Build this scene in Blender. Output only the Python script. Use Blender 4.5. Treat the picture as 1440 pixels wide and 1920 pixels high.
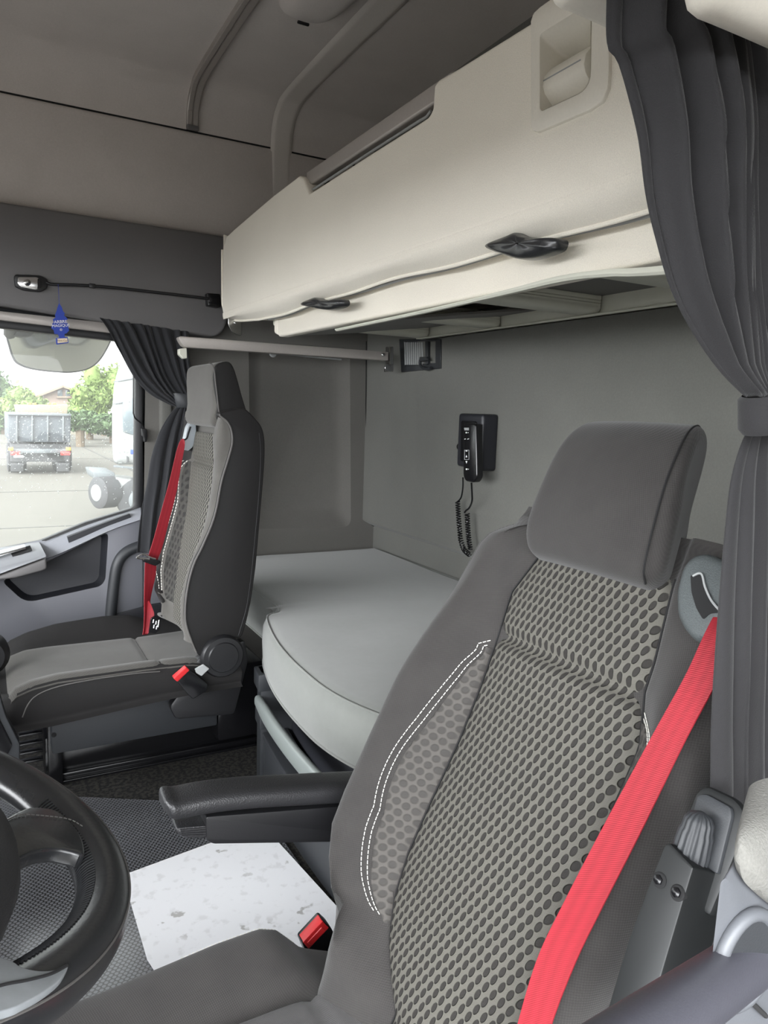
import bpy, bmesh, math, random
import numpy as np
from mathutils import Vector, Matrix, noise
for o in list(bpy.data.objects): bpy.data.objects.remove(o)
S = bpy.context.scene
COL = S.collection
rnd = random.Random(7)

# ------------------------------------------------------------------ camera
# world axes: +x to the back wall of the cab, +y to the passenger side, +z up; z = 0 is the cab floor
CAM = Vector((0.0, 0.0, 0.9))
FPX, CX, CY = 1375.0, 720.0, 960.0
def _basis():
    Y = Vector((-34 - CX, -(748 - CY), -FPX)).normalized()
    X = Vector((3200 - CX, -(850 - CY), -FPX)); X = (X - Y * X.dot(Y)).normalized()
    Z = X.cross(Y)
    return Matrix((X, Y, Z))
BAS = _basis()                    # camera space -> world
cd = bpy.data.cameras.new('camera'); cam = bpy.data.objects.new('camera', cd); COL.objects.link(cam)
cam.matrix_world = Matrix.Translation(CAM) @ BAS.to_4x4()
cd.sensor_fit = 'VERTICAL'; cd.sensor_height = 36.0; cd.lens = FPX / 1920 * 36.0; cd.clip_start = 0.02; cd.clip_end = 400
S.camera = cam

# ------------------------------------------------------------------ light and exposure
S.view_settings.view_transform = 'Standard'; S.view_settings.look = 'None'
S.view_settings.gamma = 1.0; S.view_settings.use_curve_mapping = False
S.view_settings.exposure = 1.3
SKY_BASE, SKY_GLOW = 1.2, 7.5
W = bpy.data.worlds.new('world'); S.world = W; W.use_nodes = True
wn = W.node_tree; wn.nodes.clear()
bg = wn.nodes.new('ShaderNodeBackground'); wo = wn.nodes.new('ShaderNodeOutputWorld')
bg.inputs[0].default_value = (0.95, 0.975, 1.0, 1)
# overcast sky, with a bright lobe added at front left to light the cab
wt = wn.nodes.new('ShaderNodeTexCoord'); wd = wn.nodes.new('ShaderNodeVectorMath'); wd.operation = 'DOT_PRODUCT'
wd.inputs[1].default_value = Vector((-0.82, -0.5, 0.36)).normalized()
wn.links.new(wt.outputs['Generated'], wd.inputs[0])
def wmath(op, a, b):
    n = wn.nodes.new('ShaderNodeMath'); n.operation = op; n.use_clamp = False
    for i, x in enumerate((a, b)):
        if isinstance(x, (int, float)): n.inputs[i].default_value = x
        else: wn.links.new(x, n.inputs[i])
    return n.outputs[0]
wn.links.new(wmath('ADD', wmath('MULTIPLY', wmath('POWER', wmath('MAXIMUM', wd.outputs['Value'], 0.0), 2.0), SKY_GLOW), SKY_BASE), bg.inputs[1])
wn.links.new(bg.outputs[0], wo.inputs[0])
def portal(name, loc, rot, sx, sy):
    l = bpy.data.lights.new(name, 'AREA'); l.shape = 'RECTANGLE'; l.size = sx; l.size_y = sy
    l.cycles.is_portal = True
    o = bpy.data.objects.new(name, l); COL.objects.link(o); o.location = loc; o.rotation_euler = rot
portal('portal_door', (-0.37, -0.12, 0.35), (math.radians(90), 0, 0), 1.75, 1.75)       # open driver's door
portal('portal_window', (-0.3, 2.47, 0.8), (math.radians(-90), 0, 0), 1.5, 0.9)         # passenger window
portal('portal_windscreen', (-1.28, 1.2, 0.85), (0, math.radians(-90), 0), 0.95, 2.2)   # windscreen
sl = bpy.data.lights.new('sun', 'SUN'); sl.energy = 0.15; sl.angle = math.radians(25); sl.color = (1, .97, .92)
so = bpy.data.objects.new('sun', sl); COL.objects.link(so)
so.rotation_euler = Vector((-0.55, -0.62, 0.62)).to_track_quat('Z', 'Y').to_euler()

# ------------------------------------------------------------------ photo -> place
def ray(u, v): return BAS @ Vector((u - CX, -(v - CY), -FPX))
def ay(u, v, y): d = ray(u, v); return CAM + d * ((y - CAM.y) / d.y)
def ax(u, v, x): d = ray(u, v); return CAM + d * ((x - CAM.x) / d.x)
def az(u, v, z): d = ray(u, v); return CAM + d * ((z - CAM.z) / d.z)
def pln(u, v, o, n): d = ray(u, v); return CAM + d * ((o - CAM).dot(n) / d.dot(n))
V = Vector

# ------------------------------------------------------------------ materials
def new_mat(name):
    m = bpy.data.materials.new(name); m.use_nodes = True
    return m, m.node_tree, m.node_tree.nodes['Principled BSDF']
def lin(c):
    f = lambda x: x / 12.92 if x <= .04045 else ((x + .055) / 1.055) ** 2.4
    return (f(c[0] / 255), f(c[1] / 255), f(c[2] / 255), 1)
def nmath(t, op, a, b=None, c=None):
    n = t.nodes.new('ShaderNodeMath'); n.operation = op
    for i, x in enumerate((a, b, c)):
        if x is None: continue
        if isinstance(x, (int, float)): n.inputs[i].default_value = x
        else: t.links.new(x, n.inputs[i])
    return n.outputs[0]
def M(name, col, rough=.6, metal=0, var=.06, vs=40, bump=.0, bs=600, kind='noise', sheen=0, spec=.5, bd=.001, big=0, bigs=4):
    m, t, p = new_mat(name)
    c = lin(col)
    tc = t.nodes.new('ShaderNodeTexCoord')
    if var or big:
        nz = t.nodes.new('ShaderNodeTexNoise'); nz.inputs['Scale'].default_value = vs; nz.inputs['Detail'].default_value = 4
        t.links.new(tc.outputs['Object'], nz.inputs['Vector'])
        r = t.nodes.new('ShaderNodeMapRange'); r.inputs['From Min'].default_value = .3; r.inputs['From Max'].default_value = .7
        r.inputs['To Min'].default_value = 1 - var; r.inputs['To Max'].default_value = 1 + var
        t.links.new(nz.outputs['Fac'], r.inputs['Value']); fac = r.outputs[0]
        if big:
            n2 = t.nodes.new('ShaderNodeTexNoise'); n2.inputs['Scale'].default_value = bigs; n2.inputs['Detail'].default_value = 3
            t.links.new(tc.outputs['Object'], n2.inputs['Vector'])
            r2 = t.nodes.new('ShaderNodeMapRange'); r2.inputs['From Min'].default_value = .3; r2.inputs['From Max'].default_value = .7
            r2.inputs['To Min'].default_value = 1 - big; r2.inputs['To Max'].default_value = 1 + big
            t.links.new(n2.outputs['Fac'], r2.inputs['Value'])
            fac = nmath(t, 'MULTIPLY', fac, r2.outputs[0])
        vm = t.nodes.new('ShaderNodeVectorMath'); vm.operation = 'SCALE'; vm.inputs[0].default_value = c[:3]
        t.links.new(fac, vm.inputs['Scale']); t.links.new(vm.outputs[0], p.inputs['Base Color'])
    else: p.inputs['Base Color'].default_value = c
    p.inputs['Roughness'].default_value = rough; p.inputs['Metallic'].default_value = metal
    p.inputs['Specular IOR Level'].default_value = spec
    if sheen: p.inputs['Sheen Weight'].default_value = sheen; p.inputs['Sheen Roughness'].default_value = .5
    if bump:
        if kind == 'noise':
            b = t.nodes.new('ShaderNodeTexNoise'); b.inputs['Scale'].default_value = bs; b.inputs['Detail'].default_value = 3; h = b.outputs['Fac']
        else:
            b = t.nodes.new('ShaderNodeTexVoronoi'); b.inputs['Scale'].default_value = bs; h = b.outputs['Distance']
        t.links.new(tc.outputs['Object'], b.inputs['Vector'])
        bn = t.nodes.new('ShaderNodeBump'); bn.inputs['Strength'].default_value = bump; bn.inputs['Distance'].default_value = bd
        t.links.new(h, bn.inputs['Height']); t.links.new(bn.outputs[0], p.inputs['Normal'])
    return m
def uv_nodes(t):
    u = t.nodes.new('ShaderNodeUVMap'); u.uv_map = 'uv'
    s = t.nodes.new('ShaderNodeSeparateXYZ'); t.links.new(u.outputs[0], s.inputs[0])
    return s.outputs[0], s.outputs[1]
def weave(name, col, dark, f=1600, rough=.85, contrast=.5):
    # diagonal woven cloth in metres of the uv map
    m, t, p = new_mat(name); x, y = uv_nodes(t)
    a = nmath(t, 'SINE', nmath(t, 'MULTIPLY', nmath(t, 'ADD', x, nmath(t, 'MULTIPLY', y, .5)), f))
    b = nmath(t, 'SINE', nmath(t, 'MULTIPLY', nmath(t, 'SUBTRACT', y, nmath(t, 'MULTIPLY', x, .5)), f))
    h = nmath(t, 'MULTIPLY_ADD', nmath(t, 'MULTIPLY', a, b), .5, .5)
    tc = t.nodes.new('ShaderNodeTexCoord')
    nz = t.nodes.new('ShaderNodeTexNoise'); nz.inputs['Scale'].default_value = 25; t.links.new(tc.outputs['Object'], nz.inputs['Vector'])
    h2 = nmath(t, 'ADD', nmath(t, 'MULTIPLY', h, contrast), nmath(t, 'MULTIPLY', nz.outputs['Fac'], 1 - contrast))
    mx = t.nodes.new('ShaderNodeMix'); mx.data_type = 'RGBA'
    mx.inputs['A'].default_value = lin(dark); mx.inputs['B'].default_value = lin(col)
    t.links.new(h2, mx.inputs['Factor']); t.links.new(mx.outputs['Result'], p.inputs['Base Color'])
    bn = t.nodes.new('ShaderNodeBump'); bn.inputs['Strength'].default_value = .5; bn.inputs['Distance'].default_value = .0006
    t.links.new(h, bn.inputs['Height']); t.links.new(bn.outputs[0], p.inputs['Normal'])
    p.inputs['Roughness'].default_value = rough; p.inputs['Specular IOR Level'].default_value = .25
    p.inputs['Sheen Weight'].default_value = .15
    return m
def ovalmesh(name, rib, hole, a=.0115, b=.0122, rx=.0030, ry=.0056, bumpd=.0026, edge=.16, skew=.22):
    # spacer cloth: staggered rows of oval pits between raised ribs
    m, t, p = new_mat(name); x, y = uv_nodes(t)
    row = nmath(t, 'FLOOR', nmath(t, 'DIVIDE', y, b))
    par = nmath(t, 'MODULO', nmath(t, 'ADD', row, 1000), 2)
    fy = nmath(t, 'SUBTRACT', nmath(t, 'SUBTRACT', nmath(t, 'DIVIDE', y, b), row), .5)
    cx = nmath(t, 'ADD', nmath(t, 'DIVIDE', x, a), nmath(t, 'MULTIPLY', par, .5))
    fx = nmath(t, 'SUBTRACT', nmath(t, 'FRACT', nmath(t, 'ADD', cx, 100)), .5)
    fx = nmath(t, 'ADD', fx, nmath(t, 'MULTIPLY', fy, skew))
    def dist(fx_, fy_):
        return nmath(t, 'SQRT', nmath(t, 'ADD', nmath(t, 'POWER', nmath(t, 'ABSOLUTE', nmath(t, 'MULTIPLY', fx_, a / rx)), 2), nmath(t, 'POWER', nmath(t, 'ABSOLUTE', nmath(t, 'MULTIPLY', fy_, b / ry)), 2)))
    d = dist(fx, fy)
    r = t.nodes.new('ShaderNodeMapRange'); r.interpolation_type = 'SMOOTHSTEP'
    r.inputs['From Min'].default_value = 1 - edge; r.inputs['From Max'].default_value = 1 + edge
    t.links.new(d, r.inputs['Value'])
    h = r.outputs[0]
    fine = nmath(t, 'MULTIPLY_ADD', nmath(t, 'SINE', nmath(t, 'MULTIPLY', nmath(t, 'ADD', y, nmath(t, 'MULTIPLY', x, .4)), 5200)), .5, .5)
    mx = t.nodes.new('ShaderNodeMix'); mx.data_type = 'RGBA'
    mx.inputs['A'].default_value = lin(hole); mx.inputs['B'].default_value = lin(rib)
    t.links.new(h, mx.inputs['Factor']); t.links.new(mx.outputs['Result'], p.inputs['Base Color'])
    hh = nmath(t, 'ADD', h, nmath(t, 'MULTIPLY', fine, .04))
    bn = t.nodes.new('ShaderNodeBump'); bn.inputs['Strength'].default_value = 1; bn.inputs['Distance'].default_value = bumpd
    t.links.new(hh, bn.inputs['Height']); t.links.new(bn.outputs[0], p.inputs['Normal'])
    p.inputs['Roughness'].default_value = .8; p.inputs['Specular IOR Level'].default_value = .3
    return m
def dotrubber():
    # black rubber mat with small staggered studs, tops painted pale for the sky's reflection
    m, t, p = new_mat('studded_rubber')
    tc = t.nodes.new('ShaderNodeTexCoord'); s = t.nodes.new('ShaderNodeSeparateXYZ'); t.links.new(tc.outputs['Object'], s.inputs[0])
    x, y = s.outputs[0], s.outputs[1]; a, b = .0085, .0062
    row = nmath(t, 'FLOOR', nmath(t, 'DIVIDE', y, b)); par = nmath(t, 'MODULO', nmath(t, 'ADD', row, 5000), 2)
    fy = nmath(t, 'SUBTRACT', nmath(t, 'SUBTRACT', nmath(t, 'DIVIDE', y, b), row), .5)
    fx = nmath(t, 'SUBTRACT', nmath(t, 'FRACT', nmath(t, 'ADD', nmath(t, 'ADD', nmath(t, 'DIVIDE', x, a), nmath(t, 'MULTIPLY', par, .5)), 500)), .5)
    d = nmath(t, 'SQRT', nmath(t, 'ADD', nmath(t, 'POWER', nmath(t, 'ABSOLUTE', nmath(t, 'MULTIPLY', fx, 1.3)), 2), nmath(t, 'POWER', nmath(t, 'ABSOLUTE', fy), 2)))
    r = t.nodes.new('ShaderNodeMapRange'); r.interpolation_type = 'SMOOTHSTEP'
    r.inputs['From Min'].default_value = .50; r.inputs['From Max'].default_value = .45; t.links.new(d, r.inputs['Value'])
    bn = t.nodes.new('ShaderNodeBump'); bn.inputs['Strength'].default_value = 1; bn.inputs['Distance'].default_value = .0009
    t.links.new(r.outputs[0], bn.inputs['Height']); t.links.new(bn.outputs[0], p.inputs['Normal'])
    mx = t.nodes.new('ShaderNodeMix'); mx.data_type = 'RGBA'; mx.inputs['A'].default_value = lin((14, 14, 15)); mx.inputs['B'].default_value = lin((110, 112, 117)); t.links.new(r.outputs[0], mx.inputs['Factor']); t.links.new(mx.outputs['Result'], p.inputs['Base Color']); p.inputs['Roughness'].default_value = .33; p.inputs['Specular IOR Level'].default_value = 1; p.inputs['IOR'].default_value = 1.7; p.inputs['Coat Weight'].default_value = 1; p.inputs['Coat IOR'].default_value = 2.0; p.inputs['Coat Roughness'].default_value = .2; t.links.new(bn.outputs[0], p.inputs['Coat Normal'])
    return m
def speckle():
    m, t, p = new_mat('speckled_carpet')
    tc = t.nodes.new('ShaderNodeTexCoord')
    nz = t.nodes.new('ShaderNodeTexNoise'); nz.inputs['Scale'].default_value = 110; nz.inputs['Detail'].default_value = 2
    t.links.new(tc.outputs['Object'], nz.inputs['Vector'])
    r = t.nodes.new('ShaderNodeValToRGB'); e = r.color_ramp.elements
    e[0].position = .46; e[0].color = lin((12, 12, 12)); e[1].position = .54; e[1].color = lin((48, 46, 42))
    t.links.new(nz.outputs['Fac'], r.inputs[0]); t.links.new(r.outputs[0], p.inputs['Base Color'])
    bn = t.nodes.new('ShaderNodeBump'); bn.inputs['Strength'].default_value = .6; bn.inputs['Distance'].default_value = .002
    t.links.new(nz.outputs['Fac'], bn.inputs['Height']); t.links.new(bn.outputs[0], p.inputs['Normal'])
    p.inputs['Roughness'].default_value = .8
    return m
def webbing(name, col, dark, f=1500):
    m, t, p = new_mat(name); x, y = uv_nodes(t)     # x across 0..1, y along in metres
    st = nmath(t, 'MULTIPLY_ADD', nmath(t, 'SINE', nmath(t, 'MULTIPLY', x, 19)), .5, .5)
    rib = nmath(t, 'MULTIPLY_ADD', nmath(t, 'SINE', nmath(t, 'MULTIPLY', nmath(t, 'ADD', y, nmath(t, 'MULTIPLY', x, .012)), f * 2)), .5, .5)
    mx = t.nodes.new('ShaderNodeMix'); mx.data_type = 'RGBA'; mx.inputs['A'].default_value = lin(dark); mx.inputs['B'].default_value = lin(col)
    t.links.new(nmath(t, 'MULTIPLY_ADD', st, .6, .4), mx.inputs['Factor']); t.links.new(mx.outputs['Result'], p.inputs['Base Color'])
    bn = t.nodes.new('ShaderNodeBump'); bn.inputs['Strength'].default_value = .5; bn.inputs['Distance'].default_value = .0004
    t.links.new(rib, bn.inputs['Height']); t.links.new(bn.outputs[0], p.inputs['Normal'])
    p.inputs['Roughness'].default_value = .6
    return m
def paper():
    m, t, p = new_mat('stained_paper')
    tc = t.nodes.new('ShaderNodeTexCoord')
    def nz(s, d=4):
        n = t.nodes.new('ShaderNodeTexNoise'); n.inputs['Scale'].default_value = s; n.inputs['Detail'].default_value = d
        t.links.new(tc.outputs['Object'], n.inputs['Vector']); return n.outputs['Fac']
    def ramp(v, lo, hi, a, b):
        r = t.nodes.new('ShaderNodeMapRange'); r.inputs['From Min'].default_value = lo; r.inputs['From Max'].default_value = hi
        r.inputs['To Min'].default_value = a; r.inputs['To Max'].default_value = b; t.links.new(v, r.inputs['Value']); return r.outputs[0]
    spots = nmath(t, 'MULTIPLY', ramp(nz(26), .62, .66, 0, 1), ramp(nz(7, 2), .48, .58, 0, 1))
    faint = nmath(t, 'MULTIPLY', ramp(nz(45), .56, .66, 0, 1), .14)
    f = nmath(t, 'MAXIMUM', nmath(t, 'MULTIPLY', spots, .6), faint)
    mx = t.nodes.new('ShaderNodeMix'); mx.data_type = 'RGBA'; mx.inputs['A'].default_value = lin((236, 237, 240)); mx.inputs['B'].default_value = lin((120, 116, 106))
    t.links.new(f, mx.inputs['Factor']); t.links.new(mx.outputs['Result'], p.inputs['Base Color'])
    p.inputs['Roughness'].default_value = .6
    bn = t.nodes.new('ShaderNodeBump'); bn.inputs['Strength'].default_value = .3; bn.inputs['Distance'].default_value = .004
    t.links.new(nz(9, 2), bn.inputs['Height']); t.links.new(bn.outputs[0], p.inputs['Normal'])
    return m
def glassmat():
    m, t, p = new_mat('dusty_glass'); t.nodes.remove(p)
    out = [n for n in t.nodes if n.type == 'OUTPUT_MATERIAL'][0]
    tr = t.nodes.new('ShaderNodeBsdfTransparent'); tr.inputs[0].default_value = (.97, .985, .975, 1)
    gl = t.nodes.new('ShaderNodeBsdfGlossy'); gl.inputs['Roughness'].default_value = .02
    df = t.nodes.new('ShaderNodeBsdfTranslucent'); df.inputs[0].default_value = (.95, .96, .93, 1)
    fr = t.nodes.new('ShaderNodeFresnel'); fr.inputs[0].default_value = 1.3
    a = t.nodes.new('ShaderNodeMixShader'); b = t.nodes.new('ShaderNodeMixShader')
    a.inputs[0].default_value = .07                                  # film of dried rain and dust
    t.links.new(tr.outputs[0], a.inputs[1]); t.links.new(df.outputs[0], a.inputs[2])
    t.links.new(fr.outputs[0], b.inputs[0]); t.links.new(a.outputs[0], b.inputs[1]); t.links.new(gl.outputs[0], b.inputs[2])
    t.links.new(b.outputs[0], out.inputs[0])
    return m
MT = dict(
    headliner=M('headliner_cloth', (202, 195, 190), .95, var=.04, vs=300, bump=.25, bs=700, sheen=.1, big=.03, bigs=9),
    rearcloth=M('rear_wall_cloth', (103, 103, 98), .95, var=.05, vs=250, bump=.3, bs=600, sheen=.1, big=.04, bigs=8),
    sidecloth=M('side_wall_cloth', (100, 98, 94), .95, var=.05, vs=250, bump=.3, bs=600, sheen=.1, big=.04, bigs=8),
    ribcloth=M('rib_cloth', (206, 200, 194), .95, var=.03, vs=300, bump=.2, bs=700),
    gap=M('gap_shadow_rubber', (22, 22, 23), .9, var=0),
    upper_plastic=M('grey_grained_plastic', (104, 102, 102), .5, var=.03, vs=500, bump=.15, bs=900),
    door_plastic=M('door_grey_plastic', (98, 99, 105), .5, var=.03, vs=500, bump=.12, bs=900),
    sill=M('pale_sill_plastic', (138, 140, 146), .4, 0, var=.02, vs=300, bump=.08, bs=900),
    navy=M('dark_navy_plastic', (34, 35, 40), .45, var=.03, vs=400, bump=.15, bs=900),
    dark=M('black_plastic', (24, 24, 26), .42, var=.04, vs=300, bump=.15, bs=800),
    gloss=M('gloss_black_paint', (18, 18, 20), .22, var=0),
    satin=M('satin_silver', (150, 152, 156), .35, .1, var=.02),
    alu=M('brushed_aluminium', (172, 166, 161), .4, .35, var=.03, vs=200),
    steel=M('bright_steel', (200, 200, 200), .22, 1, var=0),
    lightmetal=M('pale_painted_metal', (205, 205, 192), .45, 0, var=.02, spec=.6),
    bunkcloth=M('cream_bunk_cloth', (232, 226, 213), .95, var=.07, vs=700, bump=.5, bs=900, sheen=.1, big=.02),
    bunkplastic=M('cream_plastic', (226, 221, 209), .5, var=.02, vs=300, bump=.08, bs=800),
    mattress=M('grey_velour', (102, 104, 100), .95, var=.03, vs=60, bump=.2, bs=800, sheen=.35, big=.05, bigs=5),
    seatdark=M('dark_seat_cloth', (34, 33, 33), .85, var=.05, vs=300, bump=.4, bs=1500, spec=.25),
    seatside=M('dark_leatherette', (22, 21, 21), .65, var=.03, vs=200, bump=.2, bs=700, spec=.3),
    piping=M('grey_piping', (84, 82, 80), .7, var=0),
    thread=M('white_thread', (222, 220, 212), .7, var=0),
    curtain=M('charcoal_curtain_cloth', (26, 25, 27), .85, var=.05, vs=400, bump=.4, bs=1200, sheen=.12, big=.05, bigs=7),
    curtain2=M('black_curtain_cloth', (28, 29, 33), .85, var=.05, vs=400, bump=.4, bs=1200, sheen=.15),
    red=M('red_release_plastic', (186, 34, 38), .4, var=0),
    pad=M('black_soft_vinyl', (38, 38, 40), .42, var=.03, vs=300, bump=.5, bs=500, kind='vor', bd=.0006, spec=.6),
    leather=M('worn_black_leather', (40, 41, 43), .27, var=.06, vs=60, bump=.12, bs=300, spec=.7),
    spokegrey=M('spoke_grey_plastic', (135, 139, 142), .25, 0, var=.08, vs=60, bump=.1, bs=90),
    lever=M('black_satin_lever', (17, 19, 20), .5, var=.05, vs=60),
    hub=M('grained_black_plastic', (38, 38, 40), .6, var=.1, vs=900, bump=.5, bs=900),
    speckled=M('speckled_grey_plastic', (72, 77, 78), .5, var=.25, vs=900, bump=.5, bs=800),
    guide=M('silver_grey_plastic', (140, 146, 150), .4, var=.02),
    armcloth=M('pale_knit_cloth', (98, 97, 93), .95, var=.1, vs=700, bump=.6, bs=800),
    grey_handle=M('pale_grey_plastic', (84, 86, 90), .45, var=.02, vs=300, bump=.06, bs=900),
    tube=M('grey_tube_plastic', (66, 66, 73), .4, var=.03, vs=200, bump=.1, bs=900),
    handlebar=M('silver_painted_bar', (128, 134, 132), .35, .1, var=.01),
    unit=M('charcoal_unit_plastic', (44, 46, 49), .5, var=.03, vs=400, bump=.15, bs=900),
    blue=M('blue_card', (42, 66, 160), .7, var=.02),
    white=M('white_print', (235, 235, 235), .7, var=0),
    greyprint=M('pale_grey_print', (150, 152, 152), .7, var=0),
    tan=M('cream_card', (222, 205, 180), .8, var=0),
    tantext=M('brown_print', (120, 95, 70), .8, var=0),
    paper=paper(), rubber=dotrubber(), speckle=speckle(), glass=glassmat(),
    seat=weave('charcoal_seat_cloth', (61, 59, 57), (37, 35, 35)),
    seatlight=weave('grey_seat_cloth', (88, 86, 82), (66, 64, 61), f=1300),
    seatin=weave('flecked_seat_cloth', (98, 96, 96), (30, 29, 30), f=2200, contrast=.75),
    oval=ovalmesh('oval_spacer_cloth', (88, 86, 80), (42, 40, 38)),
    ovalfar=ovalmesh('fine_oval_cloth', (104, 102, 95), (40, 38, 36), a=.0135, b=.0085, rx=.0036, ry=.0060, skew=0, edge=.25),
    ovalside=ovalmesh('pressed_oval_cloth', (76, 73, 70), (58, 56, 54), rx=.0042, ry=.0046, bumpd=.0012, edge=.3),
    ovaldark=ovalmesh('dark_oval_cloth', (56, 55, 52), (36, 35, 34), a=.022, b=.018, rx=.006, ry=.006, bumpd=.002, edge=.4),
    web=webbing('red_webbing', (142, 25, 38), (122, 18, 29)),
    mirror=M('mirror_glass', (200, 203, 196), .12, 1, var=0),
    # outside
    yard=M('pale_concrete_yard', (80, 77, 70), .9, var=.04, vs=.4, big=.04, bigs=.1),
    joint=M('yard_joint', (62, 61, 58), .9, var=0),
    wallstone=M('pale_stone', (122, 117, 106), .9, var=.2, vs=1.2),
    tipper=M('weathered_grey_steel', (68, 73, 78), .6, var=.12, vs=3),
    tipperdark=M('dark_chassis', (60, 60, 62), .7, var=.1, vs=4),
    sand=M('beige_tarp', (124, 113, 94), .9, var=.06, vs=2),
    orange=M('orange_lens', (235, 140, 50), .4, var=0),
    redlens=M('red_lens', (225, 50, 45), .4, var=0),
    truckwhite=M('white_truck_paint', (120, 121, 120), .35, var=.01, vs=2),
    truckgrey=M('truck_grey_plastic', (88, 92, 94), .6, var=.03),
    winglass=M('dark_window_glass', (88, 96, 100), .15, var=0),
    house=M('pink_beige_render', (140, 122, 111), .9, var=.03, vs=1),
    roof=M('terracotta_roof', (130, 112, 95), .9, var=.06, vs=2),
    leaf=M('fresh_green_leaves', (94, 112, 56), .8, var=.25, vs=.9),
    leaf2=M('deep_green_leaves', (70, 90, 56), .8, var=.25, vs=.9),
    trunk=M('tree_bark', (92, 80, 66), .9, var=.1, vs=3),
    tyre=M('tyre_rubber', (50, 50, 52), .8, var=.05),
    drop=None)
def dropmat():
    m, t, p = new_mat('rain_drop'); p.inputs['Base Color'].default_value = (.9, .92, .92, 1)
    p.inputs['Roughness'].default_value = .15; p.inputs['Transmission Weight'].default_value = .35; p.inputs['IOR'].default_value = 1.33
    return m
MT['drop'] = dropmat()

# ------------------------------------------------------------------ object helpers
WPOS = {}
def thing(name, label, cat, loc=(0, 0, 0), group=None, kind=None):
    o = bpy.data.objects.new(name, None); COL.objects.link(o); o.location = loc; o.empty_display_size = .05
    WPOS[o.name] = V(loc)
    if label: o['label'] = label
    if cat: o['category'] = cat
    if group: o['group'] = group
    if kind: o['kind'] = kind
    return o
def tag(o, label=None, cat=None, group=None, kind=None):
    if label: o['label'] = label
    if cat: o['category'] = cat
    if group: o['group'] = group
    if kind: o['kind'] = kind
    return o
def finish(name, bm, mat, parent=None, ang=40, uvs=None, loc=None):
    me = bpy.data.meshes.new(name)
    bmesh.ops.recalc_face_normals(bm, faces=bm.faces)
    base = WPOS.get(parent.name, V((0, 0, 0))) if parent else (V(loc) if loc is not None else V((0, 0, 0)))
    if parent is None and loc is None and len(bm.verts):
        xs = [v.co for v in bm.verts]
        base = V((sum(c.x for c in xs) / len(xs), sum(c.y for c in xs) / len(xs), min(c.z for c in xs)))
    for v in bm.verts: v.co -= base
    for f in bm.faces: f.smooth = True
    bm.to_mesh(me); bm.free()
    me.set_sharp_from_angle(angle=math.radians(ang))
    me.materials.append(MT[mat] if isinstance(mat, str) else mat)
    o = bpy.data.objects.new(name, me); COL.objects.link(o)
    if parent: o.parent = parent; WPOS[o.name] = base.copy()
    else: o.location = base; WPOS[o.name] = base.copy()
    return o
def bevel(bm, w, seg=3, edges=None, ang=35):
    if edges is None:
        edges = [e for e in bm.edges if len(e.link_faces) == 2 and e.calc_face_angle(0) > math.radians(ang)]
    if w > 0 and edges: bmesh.ops.bevel(bm, geom=edges, offset=w, segments=seg, profile=.5, affect='EDGES', clamp_overlap=True)
def box(bm, c, s, rot=None, bev=0, seg=2):
    b = bmesh.new(); bmesh.ops.create_cube(b, size=1)
    for v in b.verts: v.co = V((v.co.x * s[0], v.co.y * s[1], v.co.z * s[2]))
    bevel(b, bev, seg)
    mt = (Matrix.Translation(V(c)) @ (rot.to_4x4() if rot else Matrix.Identity(4)))
    bmesh.ops.transform(b, matrix=mt, verts=b.verts); join(bm, b)
def join(bm, b):
    me = bpy.data.meshes.new('t'); b.to_mesh(me); b.free(); bm.from_mesh(me); bpy.data.meshes.remove(me)
def prism(pts, vec, bev=0, seg=3, bm=None):
    """closed polygon of 3D points pushed along vec"""
    b = bmesh.new(); vs = [b.verts.new(p) for p in pts]; f = b.faces.new(vs)
    r = bmesh.ops.extrude_face_region(b, geom=[f])
    bmesh.ops.translate(b, vec=V(vec), verts=[g for g in r['geom'] if isinstance(g, bmesh.types.BMVert)])
    bmesh.ops.recalc_face_normals(b, faces=b.faces)
    bevel(b, bev, seg)
    if bm is None: return b
    join(bm, b)
def holed(outer, inners, vec, bev=0, seg=2):
    b = bmesh.new(); es = []
    for lp in [outer] + inners:
        vs = [b.verts.new(p) for p in lp]
        es += [b.edges.new((vs[i], vs[(i + 1) % len(vs)])) for i in range(len(vs))]
    r = bmesh.ops.triangle_fill(b, use_beauty=True, use_dissolve=False, edges=es)
    fs = [f for f in b.faces]
    bmesh.ops.recalc_face_normals(b, faces=fs)
    r = bmesh.ops.extrude_face_region(b, geom=fs)
    bmesh.ops.translate(b, vec=V(vec), verts=[g for g in r['geom'] if isinstance(g, bmesh.types.BMVert)])
    bmesh.ops.recalc_face_normals(b, faces=b.faces)
    bevel(b, bev, seg)
    return b
def cat(pts, n=8, closed=False):
    """Catmull-Rom through 3D (or any-D) points"""
    P = [np.array(p, float) for p in pts]; m = len(P); out = []
    rng = range(m if closed else m - 1)
    for i in rng:
        p0 = P[(i - 1) % m] if closed or i > 0 else 2 * P[0] - P[1]
        p1 = P[i]; p2 = P[(i + 1) % m]
        p3 = P[(i + 2) % m] if closed or i < m - 2 else 2 * P[m - 1] - P[m - 2]
        for k in range(n):
            t = k / n
            out.append(.5 * ((2 * p1) + (-p0 + p2) * t + (2 * p0 - 5 * p1 + 4 * p2 - p3) * t * t + (-p0 + 3 * p1 - 3 * p2 + p3) * t ** 3))
    if not closed: out.append(P[-1])
    return out
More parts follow.
